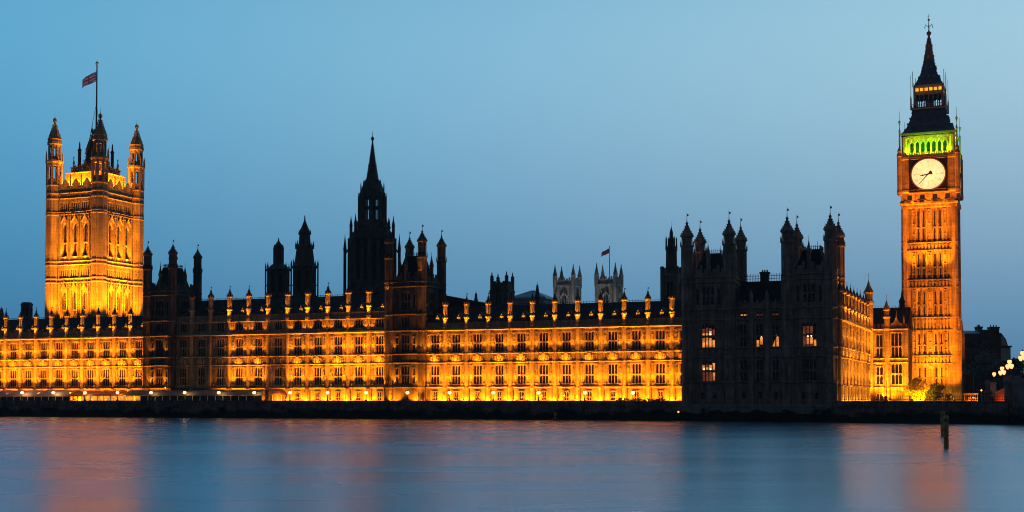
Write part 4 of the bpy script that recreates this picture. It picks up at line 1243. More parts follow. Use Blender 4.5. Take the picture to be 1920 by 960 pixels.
    rf.sq(0, 0, [(q - 4.6, zat2 + 0.3), (2.6, zat2 + 1.5), (1.7, zat2 + 6.0), (0.8, zat2 + 11.0), (0.4, zat2 + 14)])
    for sx in (-1, 1):
        for sy in (-1, 1):
            rf.bar((sx * 2.7, sy * 2.7, zat2 + 1), (sx * 0.4, sy * 0.4, zat2 + 13.5), 0.2, 5)
            rf.lathe(sx * 3.7, sy * 3.7, [(0.55, zat2), (0.55, zat2 + 6.0), (0.75, zat2 + 6.3), (0.3, zat2 + 7.0), (0.25, zat2 + 8.4), (0, zat2 + 9.4)], 8)
    rf.build('roof', M['iron'], t)
    # octagonal corner turrets with two open lanterns each
    ca = lambda y: survey(186, y, 60 - 0.1)[1]
    z1, z2, z3, z4, z5, z6 = ca(341), ca(297), ca(288), ca(262), ca(249), ca(218)
    tm = MB()
    tm.lathe(0, 0, [(r, 3.0), (r, z1 - 3.0), (r * 1.06, z1 - 2.8), (r * 1.06, z1 - 2.4), (r, z1 - 2.3), (r, z1)])
    for z in bandz + [z1 - 0.3]:
        tm.lathe(0, 0, [(r * 1.0, z - 0.3), (r * 1.12, z - 0.05), (r * 1.12, z + 0.25), (r * 1.0, z + 0.5)])
    for k in range(8):
        a_ = PI / 8 + k * PI / 4; c, s = math.cos(a_), math.sin(a_)
        tm.bar((r * c, r * s, 3), (r * c, r * s, z1), 0.2, 5)
        am = a_ + PI / 8; cm, sm_ = math.cos(am), math.sin(am); rm = r * math.cos(PI / 8)
        tm.bar((rm * cm, rm * sm_, 3), (rm * cm, rm * sm_, z1 - 3), 0.1, 4)
        # lower lantern posts
        tm.bar((r * 0.95 * c, r * 0.95 * s, z1), (r * 0.95 * c, r * 0.95 * s, z2), 0.42, 6)
        tm.lathe(r * 1.12 * c, r * 1.12 * s, [(0.22, z2 - 0.4), (0.2, z3 + 0.6), (0, z3 + 2.2)], 5)
        # upper lantern posts
        tm.bar((r * 0.72 * c, r * 0.72 * s, z3 - 0.2), (r * 0.72 * c, r * 0.72 * s, z4), 0.34, 6)
    tm.lathe(0, 0, [(r * 0.95, z1 - 0.02), (r * 0.95, z1 + 2.0)])
    tm.lathe(0, 0, [(r * 0.98, z2 - 1.3), (r * 1.02, z2 - 0.6), (r * 1.22, z2 - 0.1), (r * 1.22, z2 + 0.4), (r * 0.9, z2 + 0.5), (r * 0.8, z3 - 0.1), (r * 0.8, z3 + 0.3)])
    tm.lathe(0, 0, [(r * 0.72, z4 - 1.2), (r * 0.78, z4 - 0.6), (r * 1.02, z4 - 0.2), (r * 0.98, z4 + 0.6), (r * 0.92, z5 - 1.2), (r * 0.98, z5 - 0.8), (r * 0.8, z5), (r * 0.5, z5 + (z6 - z5) * 0.3), (r * 0.28, z5 + (z6 - z5) * 0.55), (r * 0.13, z5 + (z6 - z5) * 0.82), (r * 0.12, z6 - 0.6)])
    for i in range(7):
        f = (i + 0.5) / 8; rr = r * (0.8 - 0.66 * f ** 0.75) + 0.08; z = z5 + (z6 - z5) * f * 0.9
        for k in range(8):
            a_ = PI / 8 + k * PI / 4
            tm.lathe(rr * math.cos(a_), rr * math.sin(a_), [(0, z - 0.25), (0.2, z), (0, z + 0.35)], 4)
    tm.m = 1
    tm.lathe(0, 0, [(0.2, z6 - 0.8), (0.7, z6 - 0.1), (0.62, z6 + 0.6), (0.15, z6 + 0.9), (0.05, z6 + 1.4), (0.04, z6 + 2.6)], 8)
    tmesh = tm.mesh('turret', [M['vtstone'], M['gilt']])
    for sx in (-1, 1):
        for sy in (-1, 1):
            put('turret', tmesh, t, (sx * h, sy * h, 0))
    # floodlights on the neighbouring roofs
    V = (1.0, 0.285, 0.003)
    for T in sides[:2]:
        k2 = 1.0 if T == sides[0] else 1.15
        for x in (-6, 0, 6):
            flood(to_world(t, T @ Vector((x, -q - 9, 26.0))), to_world(t, T @ Vector((x * 0.8, -q, 42))), VT_K * 6200 * k2, 54, 0.9, V, 0.3)
        for x in (-4, 4):
            flood(to_world(t, T @ Vector((x, -q - 16, 27.0))), to_world(t, T @ Vector((x * 0.5, -q, 58))), VT_K * 4300 * k2, 34, 0.8, V, 0.3)
        for x in (-4.15, 0, 4.15):
            flood(to_world(t, T @ Vector((x, -q - 0.75, bw[0] - 1.6))), to_world(t, T @ Vector((x, -q + 0.3, bw[1]))), VT_K * 850, 64, 0.8, V, 0.2)
            flood(to_world(t, T @ Vector((x, -q - 0.75, wl_[0] - 2.0))), to_world(t, T @ Vector((x, -q + 0.3, wl_[1] + 1))), VT_K * 500, 60, 0.8, V, 0.2)
        for k in range(5):
            x = -5.2 + 10.4 * k / 4
            flood(to_world(t, T @ Vector((x, -q + 1.75, ZT - 0.6))), to_world(t, T @ Vector((x, -q + 3.0, ZT + 4.0))), VT_K * 800, 110, 0.6, V, 0.2)
        for x in (-h + 2.8, h - 2.8):
            flood(to_world(t, T @ Vector((x, -q + 1.6, ZT - 0.6))), to_world(t, T @ Vector((x * 1.3, -q + 0.9, ZT + 6))), VT_K * 25, 70, 0.6, DEEP, 0.2)
    flood(to_world(t, (q + 9, -q - 9, 27)), to_world(t, (h, -h, 46)), VT_K * 7000, 60, 0.8, V, 0.3)
    return t
VT_K = 1.3
square_tower()
vt_c = (-208.75 - 9.25, 60 + 9.25)
def flag(name, label, root, length, height, droop, uj, pole_r):
    mb = MB(); nu, nv = 56, 28
    L0 = length
    def P(i, j):
        u, v = i / nu, j / nv
        return (-u * L0 * 0.93, 0.35 * math.sin(u * 7.0 + v * 1.5) * u * L0 / 5, -droop * u * (0.75 + 0.25 * u) - (1 - v) * height * (1 - 0.12 * u) + 0.16 * math.sin(u * 9 + 0.6) * u)
    vs = [P(i, j) for i in range(nu + 1) for j in range(nv + 1)]
    fs, mi = [], []
    for i in range(nu):
        for j in range(nv):
            a = i * (nv + 1) + j
            u, v = (i + 0.5) / nu * 2, (j + 0.5) / nv
            m = 0
            if uj:
                m = 2
                x, y = u - 1.0, v - 0.5
                d1 = abs(y - x * 0.5) * 0.894; d2 = abs(y + x * 0.5) * 0.894
                if min(d1, d2) < 0.1: m = 1
                if min(d1, d2) < 0.035: m = 0
                if abs(x) < 0.167 or abs(y) < 0.167: m = 1
                if abs(x) < 0.1 or abs(y) < 0.1: m = 0
            else:
                m = 0
                if u < 0.75 and v > 0.55: m = 0
            fs.append((a, a + nv + 1, a + nv + 2, a + 1)); mi.append(m)
    edge = [(i, 0) for i in range(nu)]
    mb.v = vs; mb.f = [list(f) for f in fs]; mb.mi = mi
    o = mb.build(name, [M['fred'], M['fwhite'], M['fblue']], None, root, -R(6))
    return tag(o, label, 'flag')
zt_top = survey(181, 122, vt_c[1])[1]; zt_fl = survey(181, 134, vt_c[1])[1]; z_base = survey(181, 262, vt_c[1])[1]
av = survey(181, 200, vt_c[1])[0]
pole = thing('flagpole', 'tall iron flagpole on top of the massive square tower', 'flagpole', vt_c[0], vt_c[1])
mb = MB(); mb.bar((0, 0, z_base - 4), (0, 0, zt_top), 0.34, 8, 0.2); mb.build('pole', M['iron'], pole)
mb = MB(); mb.lathe(0, 0, [(0, zt_top - 0.1), (0.55, zt_top + 0.35), (0.5, zt_top + 0.8), (0, zt_top + 1.4)], 8); mb.build('finial', M['gilt'], pole)
mb = MB(); mb.bar((0.1, 0, zt_fl - 10), (-3.6, 0, z_base - 3), 0.06, 4); mb.bar((-0.1, 0, zt_fl - 10), (2.2, 0, z_base - 3), 0.05, 4); mb.build('stay', M['iron'], pole)
p = W(vt_c[0], vt_c[1], zt_fl)
flag('flag', 'red white and blue flag streaming above the massive square tower', (p.x - 0.25, p.y, p.z), 5.3, 3.4, 2.6, True, 0.3)
def shield_bearing(): pass

# ---------------------------------------------------------------- central octagonal spire tower
def spire_tower():
    b = 45.0
    ac = survey(698, 400, b)[0]
    zf = lambda y: survey(698, y, b)[1]
    t = thing('spire_tower', 'dark octagonal central tower rising through a lantern to a needle spire', 'tower', ac, b)
    R0 = 6.5
    mb = MB(); op = MB()
    zA, zB, zC, zD, zE, zF_, zG = zf(545), zf(447), zf(415), zf(362), zf(338), zf(312), zf(260)
    mb.lathe(0, 0, [(R0 * 1.12, 20), (R0 * 1.12, zA), (R0, zA + 1.0), (R0 * 0.98, zB - 1), (R0 * 1.05, zB - 0.5), (R0 * 1.05, zB), (R0 * 0.9, zB + 0.2), (R0 * 0.86, zf(436)), (R0 * 0.72, zf(430)), (R0 * 0.66, zC), (R0 * 0.52, zC + 0.2)])
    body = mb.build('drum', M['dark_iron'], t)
    for k in range(8):
        am = k * PI / 4; c, s = math.cos(am), math.sin(am)
        op.T = Matrix.Rotation(am, 4, 'Z')
        rr = R0 * math.cos(PI / 8)
        for y in (-1.15, 1.15):
            op.box(rr - 0.2, rr + 0.03, y - 0.62, y + 0.62, zf(527), zf(453))
    op.T = None
    op.build('tall_window', M['louvre'], t)
    rib = MB()
    for k in range(8):
        a_ = PI / 8 + k * PI / 4; c, s = math.cos(a_), math.sin(a_)
        rib.bar((R0 * c, R0 * s, 20), (R0 * c, R0 * s, zB), 0.5, 6, 0.4)
        # detached flyer pinnacles
        rib.lathe(R0 * 1.18 * c, R0 * 1.18 * s, [(0.42, 20), (0.42, zf(470)), (0.5, zf(468)), (0.22, zf(452)), (0, zf(437))], 6)
        rib.bar((R0 * 1.18 * c, R0 * 1.18 * s, zf(476)), (R0 * c, R0 * s, zf(466)), 0.25, 4)
        rib.lathe(R0 * 0.92 * c, R0 * 0.92 * s, [(0.45, zB), (0.4, zf(425)), (0.5, zf(424)), (0.18, zf(412)), (0, zf(403))], 6)
        rib.lathe(R0 * 0.74 * c, R0 * 0.74 * s, [(0.3, zf(436)), (0.28, zf(420)), (0, zf(408))], 6)
        rib.bar((R0 * 0.5 * c, R0 * 0.5 * s, zC), (R0 * 0.5 * c, R0 * 0.5 * s, zD), 0.5, 6)
        rib.lathe(R0 * 0.6 * c, R0 * 0.6 * s, [(0.2, zC), (0.2, zD - 1.2), (0, zD + 0.4)], 5)
        rib.bar((R0 * 0.6 * c, R0 * 0.6 * s, zf(385)), (R0 * 0.5 * c, R0 * 0.5 * s, zf(379)), 0.14, 4)
        rib.bar((R0 * 0.6 * c, R0 * 0.6 * s, zf(402)), (R0 * 0.5 * c, R0 * 0.5 * s, zf(396)), 0.14, 4)
        am = k * PI / 4
        rib.bar((R0 * 0.44 * math.cos(am), R0 * 0.44 * math.sin(am), zC), (R0 * 0.44 * math.cos(am), R0 * 0.44 * math.sin(am), zD), 0.22, 4)
        rib.lathe(R0 * 0.36 * c, R0 * 0.36 * s, [(0.2, zf(350)), (0.18, zf(342)), (0, zf(334))], 5)
        rib.lathe(R0 * 0.5 * c, R0 * 0.5 * s, [(0.2, zD), (0.18, zf(348)), (0, zf(340))], 5)
    rib.build('buttress', M['dark_iron'], t)
    lt = MB()
    for z in (zf(390),):
        lt.lathe(0, 0, [(R0 * 0.46, z - 0.2), (R0 * 0.46, z + 0.2)])
    lt.lathe(0, 0, [(R0 * 0.12, zC), (R0 * 0.12, zD)])
    lt.lathe(0, 0, [(R0 * 0.48, zf(372)), (R0 * 0.54, zD), (R0 * 0.52, zf(356)), (R0 * 0.44, zf(350)), (R0 * 0.36, zf(340))])
    lt.build('lantern', M['dark_iron'], t)
    sp = MB()
    prof = [(2.05, zf(341)), (2.1, zE), (1.75, zE + 0.2), (1.12, zF_), (1.22, zF_ + 0.3), (1.0, zF_ + 0.5), (0.22, zG - 1.2), (0.2, zG - 0.5)]
    sp.lathe(0, 0, prof)
    for i in range(16):
        f = i / 16; z = zE + (zG - 1.5 - zE) * f; rr = 1.75 * (1 - f) + 0.22 * f
        for k in range(8):
            a_ = PI / 8 + k * PI / 4
            sp.lathe(rr * math.cos(a_), rr * math.sin(a_), [(0, z - 0.15), (0.15, z), (0, z + 0.2)], 4)
    sp.lathe(0, 0, [(0.15, zG - 0.7), (0.5, zG - 0.1), (0.4, zG + 0.3), (0.08, zG + 0.6), (0.05, zf(247))])
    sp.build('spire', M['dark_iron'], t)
spire_tower()

# ---------------------------------------------------------------- two dark ventilation towers
def vent_tower(label, xpix, b, ys, halfs, post_pix, levels):
    ac = survey(xpix, 500, b)[0]; k = (PY + b) / _F * 1.02
    d = W(ac, b).y
    k = d / _F
    zf = lambda y: survey(xpix, y, b)[1]
    t = thing('ventilation_tower', label, 'tower', ac, b)
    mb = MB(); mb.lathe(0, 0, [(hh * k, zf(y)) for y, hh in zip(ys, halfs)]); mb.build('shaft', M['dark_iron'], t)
    ps = MB()
    for rr, y0, y1 in levels:
        for j in range(8):
            a_ = PI / 8 + j * PI / 4; c, s = math.cos(a_), math.sin(a_)
            ps.lathe(rr * k * c, rr * k * s, [(0.24, zf(y0)), (0.22, zf(y1) - 1.0), (0.3, zf(y1) - 0.9), (0, zf(y1) + 0.6)], 5)
            if rr > 20:
                ps.bar((rr * k * c, rr * k * s, zf(y1) - 1.9), ((rr - 6) * k * c, (rr - 6) * k * s, zf(y1) - 1.2), 0.2, 4)
                ps.bar((rr * k * c, rr * k * s, zf(536)), ((rr - 6) * k * c, (rr - 6) * k * s, zf(533)), 0.16, 4)
    ps.build('flyer_pinnacle', M['dark_iron'], t)
    # louvred openings
    lv = MB()
    for j in range(8):
        lv.T = Matrix.Rotation(j * PI / 4, 4, 'Z')
        rr = halfs[2] * k * math.cos(PI / 8)
        lv.box(rr - 0.2, rr + 0.04, -0.55, 0.55, zf(ys[2]) + 0.6, zf(ys[3]) - 0.6)
    lv.build('louvre', M['louvre'], t)
vent_tower('shorter dark ventilation tower with a squat domed cap, left of its taller twin', 522, 30, [600, 556, 553, 510, 506, 501, 494, 490, 464, 461, 458, 452, 446.5],
           [24, 24, 18.5, 18.5, 25, 18, 9.5, 8.7, 8.2, 9.5, 6, 1.6, 0.8], 0, [(24, 600, 496), (8.6, 494, 462)])
vent_tower('taller dark ventilation tower with a pointed cap, left of the needle-spired tower', 571, 30, [600, 556, 553, 505, 501, 494, 467, 463, 458, 440, 437, 424, 414, 404],
           [26, 26, 21, 21, 26, 19, 15.5, 17, 11.5, 10, 11, 5.5, 1.6, 0.8], 0, [(25, 600, 490), (16.5, 467, 455), (10.5, 440, 433)])

# ---------------------------------------------------------------- tower with small spire behind the corner pavilion
def back_tower():
    b = 25
    ac = survey(1259, 500, b)[0]
    zf = lambda y: survey(1259, y, b)[1]
    t = thing('spirelet_tower', 'grey stone tower with a small open spirelet behind the corner pavilion', 'tower', ac, b)
    k = W(ac, b).y / _F * 0.78
    mb = MB()
    mb.sq(0, 0, [(18 * k, 20), (18 * k, zf(522)), (20 * k, zf(519)), (18 * k, zf(516)), (16 * k, zf(512))])
    mb.build('base', M['lead'], t)
    mb = MB(); mb.lathe(0, 0, [(14 * k, zf(514)), (13 * k, zf(466)), (14 * k, zf(464)), (9 * k, zf(461)), (8.5 * k, zf(450)), (5 * k, zf(446)), (4.2 * k, zf(436)), (1.5 * k, zf(428)), (0.3 * k, zf(424)), (0.2 * k, zf(414))])
    mb.build('spirelet', M['dark_iron'], t)
    mb = MB()
    for sx in (-1, 1):
        for sy in (-1, 1):
            mb.lathe(sx * 18 * k, sy * 18 * k, [(0.5, 20), (0.5, zf(505)), (0.6, zf(502)), (0.2, zf(500))], 6)
            mb.lathe(sx * 10 * k, sy * 10 * k, [(0.25, zf(470)), (0.2, zf(448)), (0, zf(443))], 5)
    mb.build('pinnacle', M['lead'], t)
    mb = MB()
    for T in (Matrix.Identity(4), Matrix.Rotation(PI / 2, 4, 'Z')):
        mb.T = T
        for x in (-4 * k, 5 * k): mb.box(x - 3 * k, x + 3 * k, -18 * k - 0.05, -18 * k + 0.2, zf(558), zf(530))
    mb.build('belfry_opening', M['louvre'], t)
back_tower()

# ---------------------------------------------------------------- abbey towers and church tower beyond
def church_tower(name, label, cat, xl, xr, ytop, ypin, b, stone, L, group=None, big_window=True, pin_r=0.8):
    xc = (xl + xr) / 2
    al = survey(xl, 530, b)[0]
    zf = lambda y: survey(xl, y, b)[1]
    t = thing(name, label, cat, al, b, 0, 0, group)
    zt = zf(ytop)
    mb = MB(); T0 = Matrix.Translation((0, 0, 0)); T1 = Matrix.Translation((L, 0, 0)) @ Matrix.Rotation(PI / 2, 4, 'Z')
    mb.box(0.3, L - 0.3, 0.3, L - 0.3, 10, zt - 0.6)
    for T in (T0, T1):
        mb.T = T
        for x in (0.0, L * 0.24, L * 0.76, L):
            mb.box(x - 0.45, x + 0.45, -0.35, 0.5, 10, zt - 2.4)
        mb.box(-0.5, L + 0.5, -0.5, 0.6, zt - 2.6, zt - 2.2)
        mb.box(-0.3, L + 0.3, -0.15, 0.4, zt - 2.2, zt - 0.5)
        for k in range(7):
            x = L * (k + 0.5) / 7
            mb.box(x - 0.3, x + 0.3, -0.1, 0.3, zt - 0.5, zt + (0.4 if k % 2 else 0.0))
        if big_window:
            mb.ext([(L * 0.2, zt - 7.0), (L * 0.5, zt - 4.6), (L * 0.8, zt - 7.0), (L * 0.74, zt - 7.2), (L * 0.5, zt - 5.3), (L * 0.26, zt - 7.2)], -0.4, 0.35)
            for x in (0.38, 0.5, 0.62): mb.box(L * x - 0.1, L * x + 0.1, -0.02, 0.35, 10, zt - 6.0)
            for x in (0.08, 0.15, 0.84, 0.92): mb.box(L * x - 0.1, L * x + 0.1, -0.1, 0.35, 20, zt - 3)
    mb.T = None
    mb.build('wall', M[stone], t)
    op = MB()
    for T in (T0, T1):
        op.T = T
        if big_window:
            op.ext([(L * 0.3, 12), (L * 0.7, 12), (L * 0.7, zt - 7.4), (L * 0.5, zt - 5.7), (L * 0.3, zt - 7.4)], 0.18, 0.4)
        else:
            for x in (0.3, 0.7): op.box(L * x - L * 0.13, L * x + L * 0.13, 0.1, 0.4, zt - 9, zt - 3.2)
    op.build('belfry_window', M['louvre'], t)
    zp = zf(ypin)
    pm = MB(); pm.lathe(0, 0, [(pin_r, zt - 3), (pin_r, zt + 0.8), (pin_r * 1.15, zt + 1.0), (pin_r * 0.8, zt + 1.5), (0.15, zp - 0.6), (0.2, zp - 0.4), (0, zp + 0.4)], 8)
    for i in range(6):
        f = i / 6; z = zt + 1.6 + (zp - zt - 2.4) * f; rr = pin_r * 0.8 * (1 - f) + 0.12
        for k in range(4):
            a_ = PI / 4 + k * PI / 2; pm.lathe(rr * math.cos(a_), rr * math.sin(a_), [(0, z - 0.15), (0.14, z), (0, z + 0.2)], 4)
    me = pm.mesh('pinnacle', M[stone])
    for x, y in ((0.1, 0.1), (L - 0.1, 0.1), (0.1, L - 0.1), (L - 0.1, L - 0.1)): put('pinnacle', me, t, (x, y, 0))
    return t
ab1 = church_tower('abbey_tower', 'pale stone church tower with four spiky pinnacles and no flag', 'tower', 1040, 1090, 523, 497, 150, 'pale', 7.0)
ab2 = church_tower('abbey_tower', 'pale stone church tower with four spiky pinnacles and a flag on its pole', 'tower', 1118, 1170, 521, 494, 150, 'pale', 7.0)
for t_ in (ab1, ab2):
    for x in (1.2, 5.8):
        flood(to_world(t_, (x, -7, 22)), to_world(t_, (x * 0.7 + 1, 0, 39)), 420, 60, 0.8, (1.0, 0.92, 0.82), 0.3)
    flood(to_world(t_, (12, 3, 22)), to_world(t_, (7, 3, 39)), 280, 60, 0.8, (1.0, 0.92, 0.82), 0.3)
church_tower('church_tower', 'small dark square church tower with four blunt pinnacles above the floodlit wing', 'tower', 921.5, 960, 530, 511, 60, 'dark_iron', 4.7, big_window=False, pin_r=0.5)
ap = survey(1142, 500, 153)[0]
pole2 = thing('flagpole', 'thin flagpole on the pale church tower', 'flagpole', ap, 153.5)
zb2, zt2 = survey(1142, 524, 153.5)[1], survey(1142, 463, 153.5)[1]
mb = MB(); mb.bar((0, 0, zb2 - 2), (0, 0, zt2), 0.16, 6, 0.1); mb.lathe(0, 0, [(0, zt2 - 0.1), (0.22, zt2 + 0.1), (0, zt2 + 0.4)], 6); mb.build('pole', M['iron'], pole2)
p = W(ap, 153.5, zt2 - 0.5)
flag('flag', 'small dark red flag drooping from the pole on the pale church tower', (p.x - 0.12, p.y, p.z), 2.9, 1.7, 1.5, False, 0.1)

# pyramid-roofed hall
t = thing('pyramid_roof_hall', 'low hall with a dark teal pyramid roof beyond the floodlit wing', 'building', survey(999, 560, 78)[0], 78)
zf = lambda y: survey(999, y, 72)[1]
mb = MB(); mb.box(-5.2, 5.2, -4.6, 4.6, 10, zf(560)); mb.build('wall', M['officepale'], t)
mb = MB()
mb.add([(-6.3, -5.4, zf(560)), (6.3, -5.4, zf(560)), (6.3, 5.4, zf(560)), (-6.3, 5.4, zf(560)), (-5.6, -5, zf(556)), (5.6, -5, zf(556)), (5.6, 5, zf(556)), (-5.6, 5, zf(556)), (-0.5, 0, zf(541)), (0.5, 0, zf(541))],
       [(0, 3, 2, 1), (0, 1, 5, 4), (1, 2, 6, 5), (2, 3, 7, 6), (3, 0, 4, 7), (4, 5, 9, 8), (5, 6, 9), (6, 7, 8, 9), (7, 4, 8)])
mb.build('roof', M['copper'], t)
def needle(label, x, ytip, ybase, b, hw, name='stone_needle'):
    a_ = survey(x, 550, b)[0]; zf = lambda y: survey(x, y, b)[1]
    k = W(a_, b).y / _F
    mb = MB(); zt, zb = zf(ytip), zf(ybase)
    mb.lathe(0, 0, [(hw * k, zb - 12), (hw * k, zb), (hw * 1.3 * k, zb + 0.3), (hw * 0.75 * k, zb + (zt - zb) * 0.25), (hw * 0.35 * k, zb + (zt - zb) * 0.7), (hw * 0.45 * k, zb + (zt - zb) * 0.76), (0.06, zb + (zt - zb) * 0.85), (0.03, zt)])
    for i in range(5):
        f = 0.2 + i * 0.11; z = zb + (zt - zb) * f; rr = hw * k * (0.95 - 0.85 * f)
        for j in range(4):
            aa = PI / 4 + j * PI / 2
            mb.lathe(rr * math.cos(aa), rr * math.sin(aa), [(0, z - 0.2), (0.2, z), (0, z + 0.3)], 4)
    o = mb.build(name, M['dark_iron'], None, W(a_, b, 0), -TH)
    tag(o, label, 'spire')
needle('slender dark needle spire in front of the teal pyramid roof', 1007.5, 528, 560, 66, 5)
needle('tiny dark spire rising over the roof, left of the small square church tower', 892.5, 545, 566, 40, 3.2)
needle('dark spire rising behind the roof at the far left edge', 3.5, 574, 592, 18, 4)
# lantern block over the far left roof
a_ = survey(50, 590, 20)[0]
t = thing('roof_lantern', 'stubby dark roof lantern left of the great flag tower', 'roof lantern', a_, 20)
zf = lambda y: survey(50, y, 20)[1]
mb = MB(); mb.lathe(0, 0, [(2.4, 22), (2.4, zf(598)), (1.75, zf(596)), (1.7, zf(573)), (1.95, zf(572)), (1.8, zf(570)), (1.3, zf(567))], 8); mb.build('drum', M['dark_iron'], t)
mb = MB()
for j in range(8):
    mb.T = Matrix.Rotation(j * PI / 4, 4, 'Z'); mb.box(1.5, 1.64, -0.3, 0.3, zf(593), zf(577))
mb.build('louvre', M['louvre'], t)
# long roof behind the floodlit wing
t = thing('hall_roof_block', 'dark sloping hall roof just right of the turreted tower with lit corner strips', 'building', -62, 16)
mb = MB(); mb.ext([(-8, 22), (13, 22), (13, 27.4), (-8, 31.6)], 2, 13); mb.build('roof', M['slate'], t)

# ---------------------------------------------------------------- dark offices beyond the clock tower and things at the bridge foot
def office():
    d = 420.0
    P0 = at_dist(1808, 752, d)
    t = thing('office_block', 'big dark office block with chimneys beyond the clock tower', 'building', 0, 0, world_loc=(P0.x, d, 0))
    t.rotation_euler = (0, 0, 0); MATS[t.name] = Matrix.Translation((P0.x, d, 0))
    k = d / _F
    X = lambda x: (x - 1808) * k
    Z = lambda y: CAMZ + (748 - y) * k
    mb = MB()
    mb.box(X(1790), X(1840), 0.5, 16, 3, Z(625)); mb.box(X(1840), X(1868), 0, 16.5, 3, Z(618)); mb.box(X(1868), X(1897), 0.4, 16, 3, Z(651))
    mb.ext([(X(1868), Z(651)), (X(1893), Z(651)), (X(1889), Z(636)), (X(1880), Z(624)), (X(1868), Z(624))], 0.5, 15)
    mb.box(X(1875), X(1899), 0.0, 15, Z(651), Z(648))
    wall = mb.build('wall', M['office'], t)
    mb = MB(); mb.exx([(0.3, Z(625)), (16.2, Z(625)), (9, Z(618)), (3, Z(619))], X(1790), X(1840)); mb.build('roof', M['copper'], t)
    for xa, xb, y in ((1843, 1850, 614), (1867, 1882, 614.5)):
        mb = MB(); mb.box(X(xa), X(xb), 3, 6.5, Z(626), Z(y)); mb.box(X(xa) - 0.15, X(xb) + 0.15, 2.85, 6.65, Z(y), Z(y) + 0.5)
        for j in range(3): mb.lathe(X(xa) + 0.4 + j * (X(xb) - X(xa) - 0.8) / 2, 4.7, [(0.2, Z(y) + 0.5), (0.16, Z(y) + 1.2)], 6)
        mb.build('chimney', M['office'], t)
    mb = MB(); mb.box(X(1878.5), X(1896), 0.3, 0.45, Z(676), Z(652)); mb.ext([(X(1879), Z(648)), (X(1890), Z(648)), (X(1887), Z(637)), (X(1880), Z(629))], 0.35, 0.55); mb.build('gable', M['officepale'], t)
    wm = None
    for r_ in range(4):
        for c_ in range(7):
            x = 1815 + c_ * 7.5; y = 645 + r_ * 16
            if wm is None:
                m = MB(); m.box(-0.32, 0.32, -0.08, 0.12, 0, 1.3); wm = m.mesh('window', M['glass'])
            put('window', wm, t, (X(x), 0.5 if x < 1840 else 0.0, Z(y)))
    mb = MB(); mb.bar((X(1841), 4, Z(620)), (X(1841), 4, Z(609)), 0.06, 4); mb.bar((X(1838), 4, Z(610)), (X(1844), 4, Z(610)), 0.05, 4); mb.build('aerial', M['iron'], t)
office()

def tree(name, label, loc, height, rad, leafmat, n=1500, trunk_h=0.25, seed=1, size=0.3, squash=0.8, cat='tree'):
    rnd = random.Random(seed)
    t = bpy.data.objects.new(name, None); COL.objects.link(t); t.location = loc; tag(t, label, cat)
    tr = MB(); cr = MB()
    th = height * trunk_h
    tr.bar((0, 0, -0.3), (0, 0, th), height * 0.035, 8, height * 0.026)
    clumps = []
    for i in range(9):
        a = rnd.uniform(0, 2 * PI); rr = rad * rnd.uniform(0.15, 0.72); z = height * rnd.uniform(trunk_h + 0.2, 0.86)
        p = Vector((rr * math.cos(a), rr * math.sin(a), z)); clumps.append((p, rad * rnd.uniform(0.32, 0.52)))
        mid = Vector((p.x * 0.45, p.y * 0.45, th + (z - th) * 0.55))
        tr.bar((0, 0, th * 0.9), mid, height * 0.018, 5, height * 0.012); tr.bar(mid, p, height * 0.012, 5, height * 0.004)
    clumps.append((Vector((0, 0, height * 0.62)), rad * 0.6))
    for i in range(n):
        c, cr_ = rnd.choice(clumps)
        d = Vector((rnd.gauss(0, 1), rnd.gauss(0, 1), rnd.gauss(0, 1))).normalized() * cr_ * (rnd.random() ** 0.4)
        d.z *= squash
        p = c + d
        if p.z < height * 0.1: continue
        u = Vector((rnd.gauss(0, 1), rnd.gauss(0, 1), rnd.gauss(0, 0.6))).normalized(); w = u.orthogonal().normalized()
        s = size * rnd.uniform(0.6, 1.3)
        cr.add([p - u * s, p - w * s * 0.5, p + u * s, p + w * s * 0.5], [(0, 1, 2, 3)])
    tr.build('trunk', M['bark'], t); cr.build('crown', leafmat, t)
    return t
q_ = W(survey(1724, 740, 36)[0], 36, 3.2)
tree('small_tree', 'round pale green spring tree lit gold at the foot of the clock tower', q_, 6.3, 3.5, M['leaf'], 7500, 0.12, 3, 0.2)
q2 = W(survey(1755, 740, 38)[0], 38, 3.2)
tree('small_tree', 'shaded small tree right of the golden one, before the clock tower', q2, 5.0, 2.6, M['darkleaf'], 1900, 0.2, 5, 0.2)
fl = W(survey(1722, 740, 30)[0], 29.5, 3.5)
for fx, fy in ((-2.2, 2.0), (1.0, 1.6), (3.0, 2.6)):
    flood((fl.x + fx, fl.y + fy, 3.45), (q_.x + fx * 0.3, q_.y, 5.6), 1300, 76, 0.8, (1.0, 0.45, 0.005), 0.15)
for i, (x, y, d, h_, r_, lab) in enumerate(((1660, 752, 300, 2.0, 1.4, 'low dark bush before the link block with the small gable'), (1782, 752, 285, 2.6, 1.6, 'dark bush right below the corner of the clock tower'))):
    p = at_dist(x, y, d); tree('bush', lab, (p.x, d, 3.2), h_, r_, M['darkleaf'], 500, 0.05, 20 + i, 0.2, cat='bush')
for i, (x, d, h_, r_, lab) in enumerate(((1843, 395, 17, 7, 'big dark tree before the office block, nearest the clock tower'), (1871, 385, 14, 6, 'dark tree before the office block, right behind the bridge lamps'), (1898, 390, 15, 5, 'dark tree at the right end of the office block'))):
    p = at_dist(x, 752, d); tree('street_tree', lab, (p.x, d, 3.2), h_, r_, M['darkleaf'], 2600, 0.2, 40 + i, 0.45)
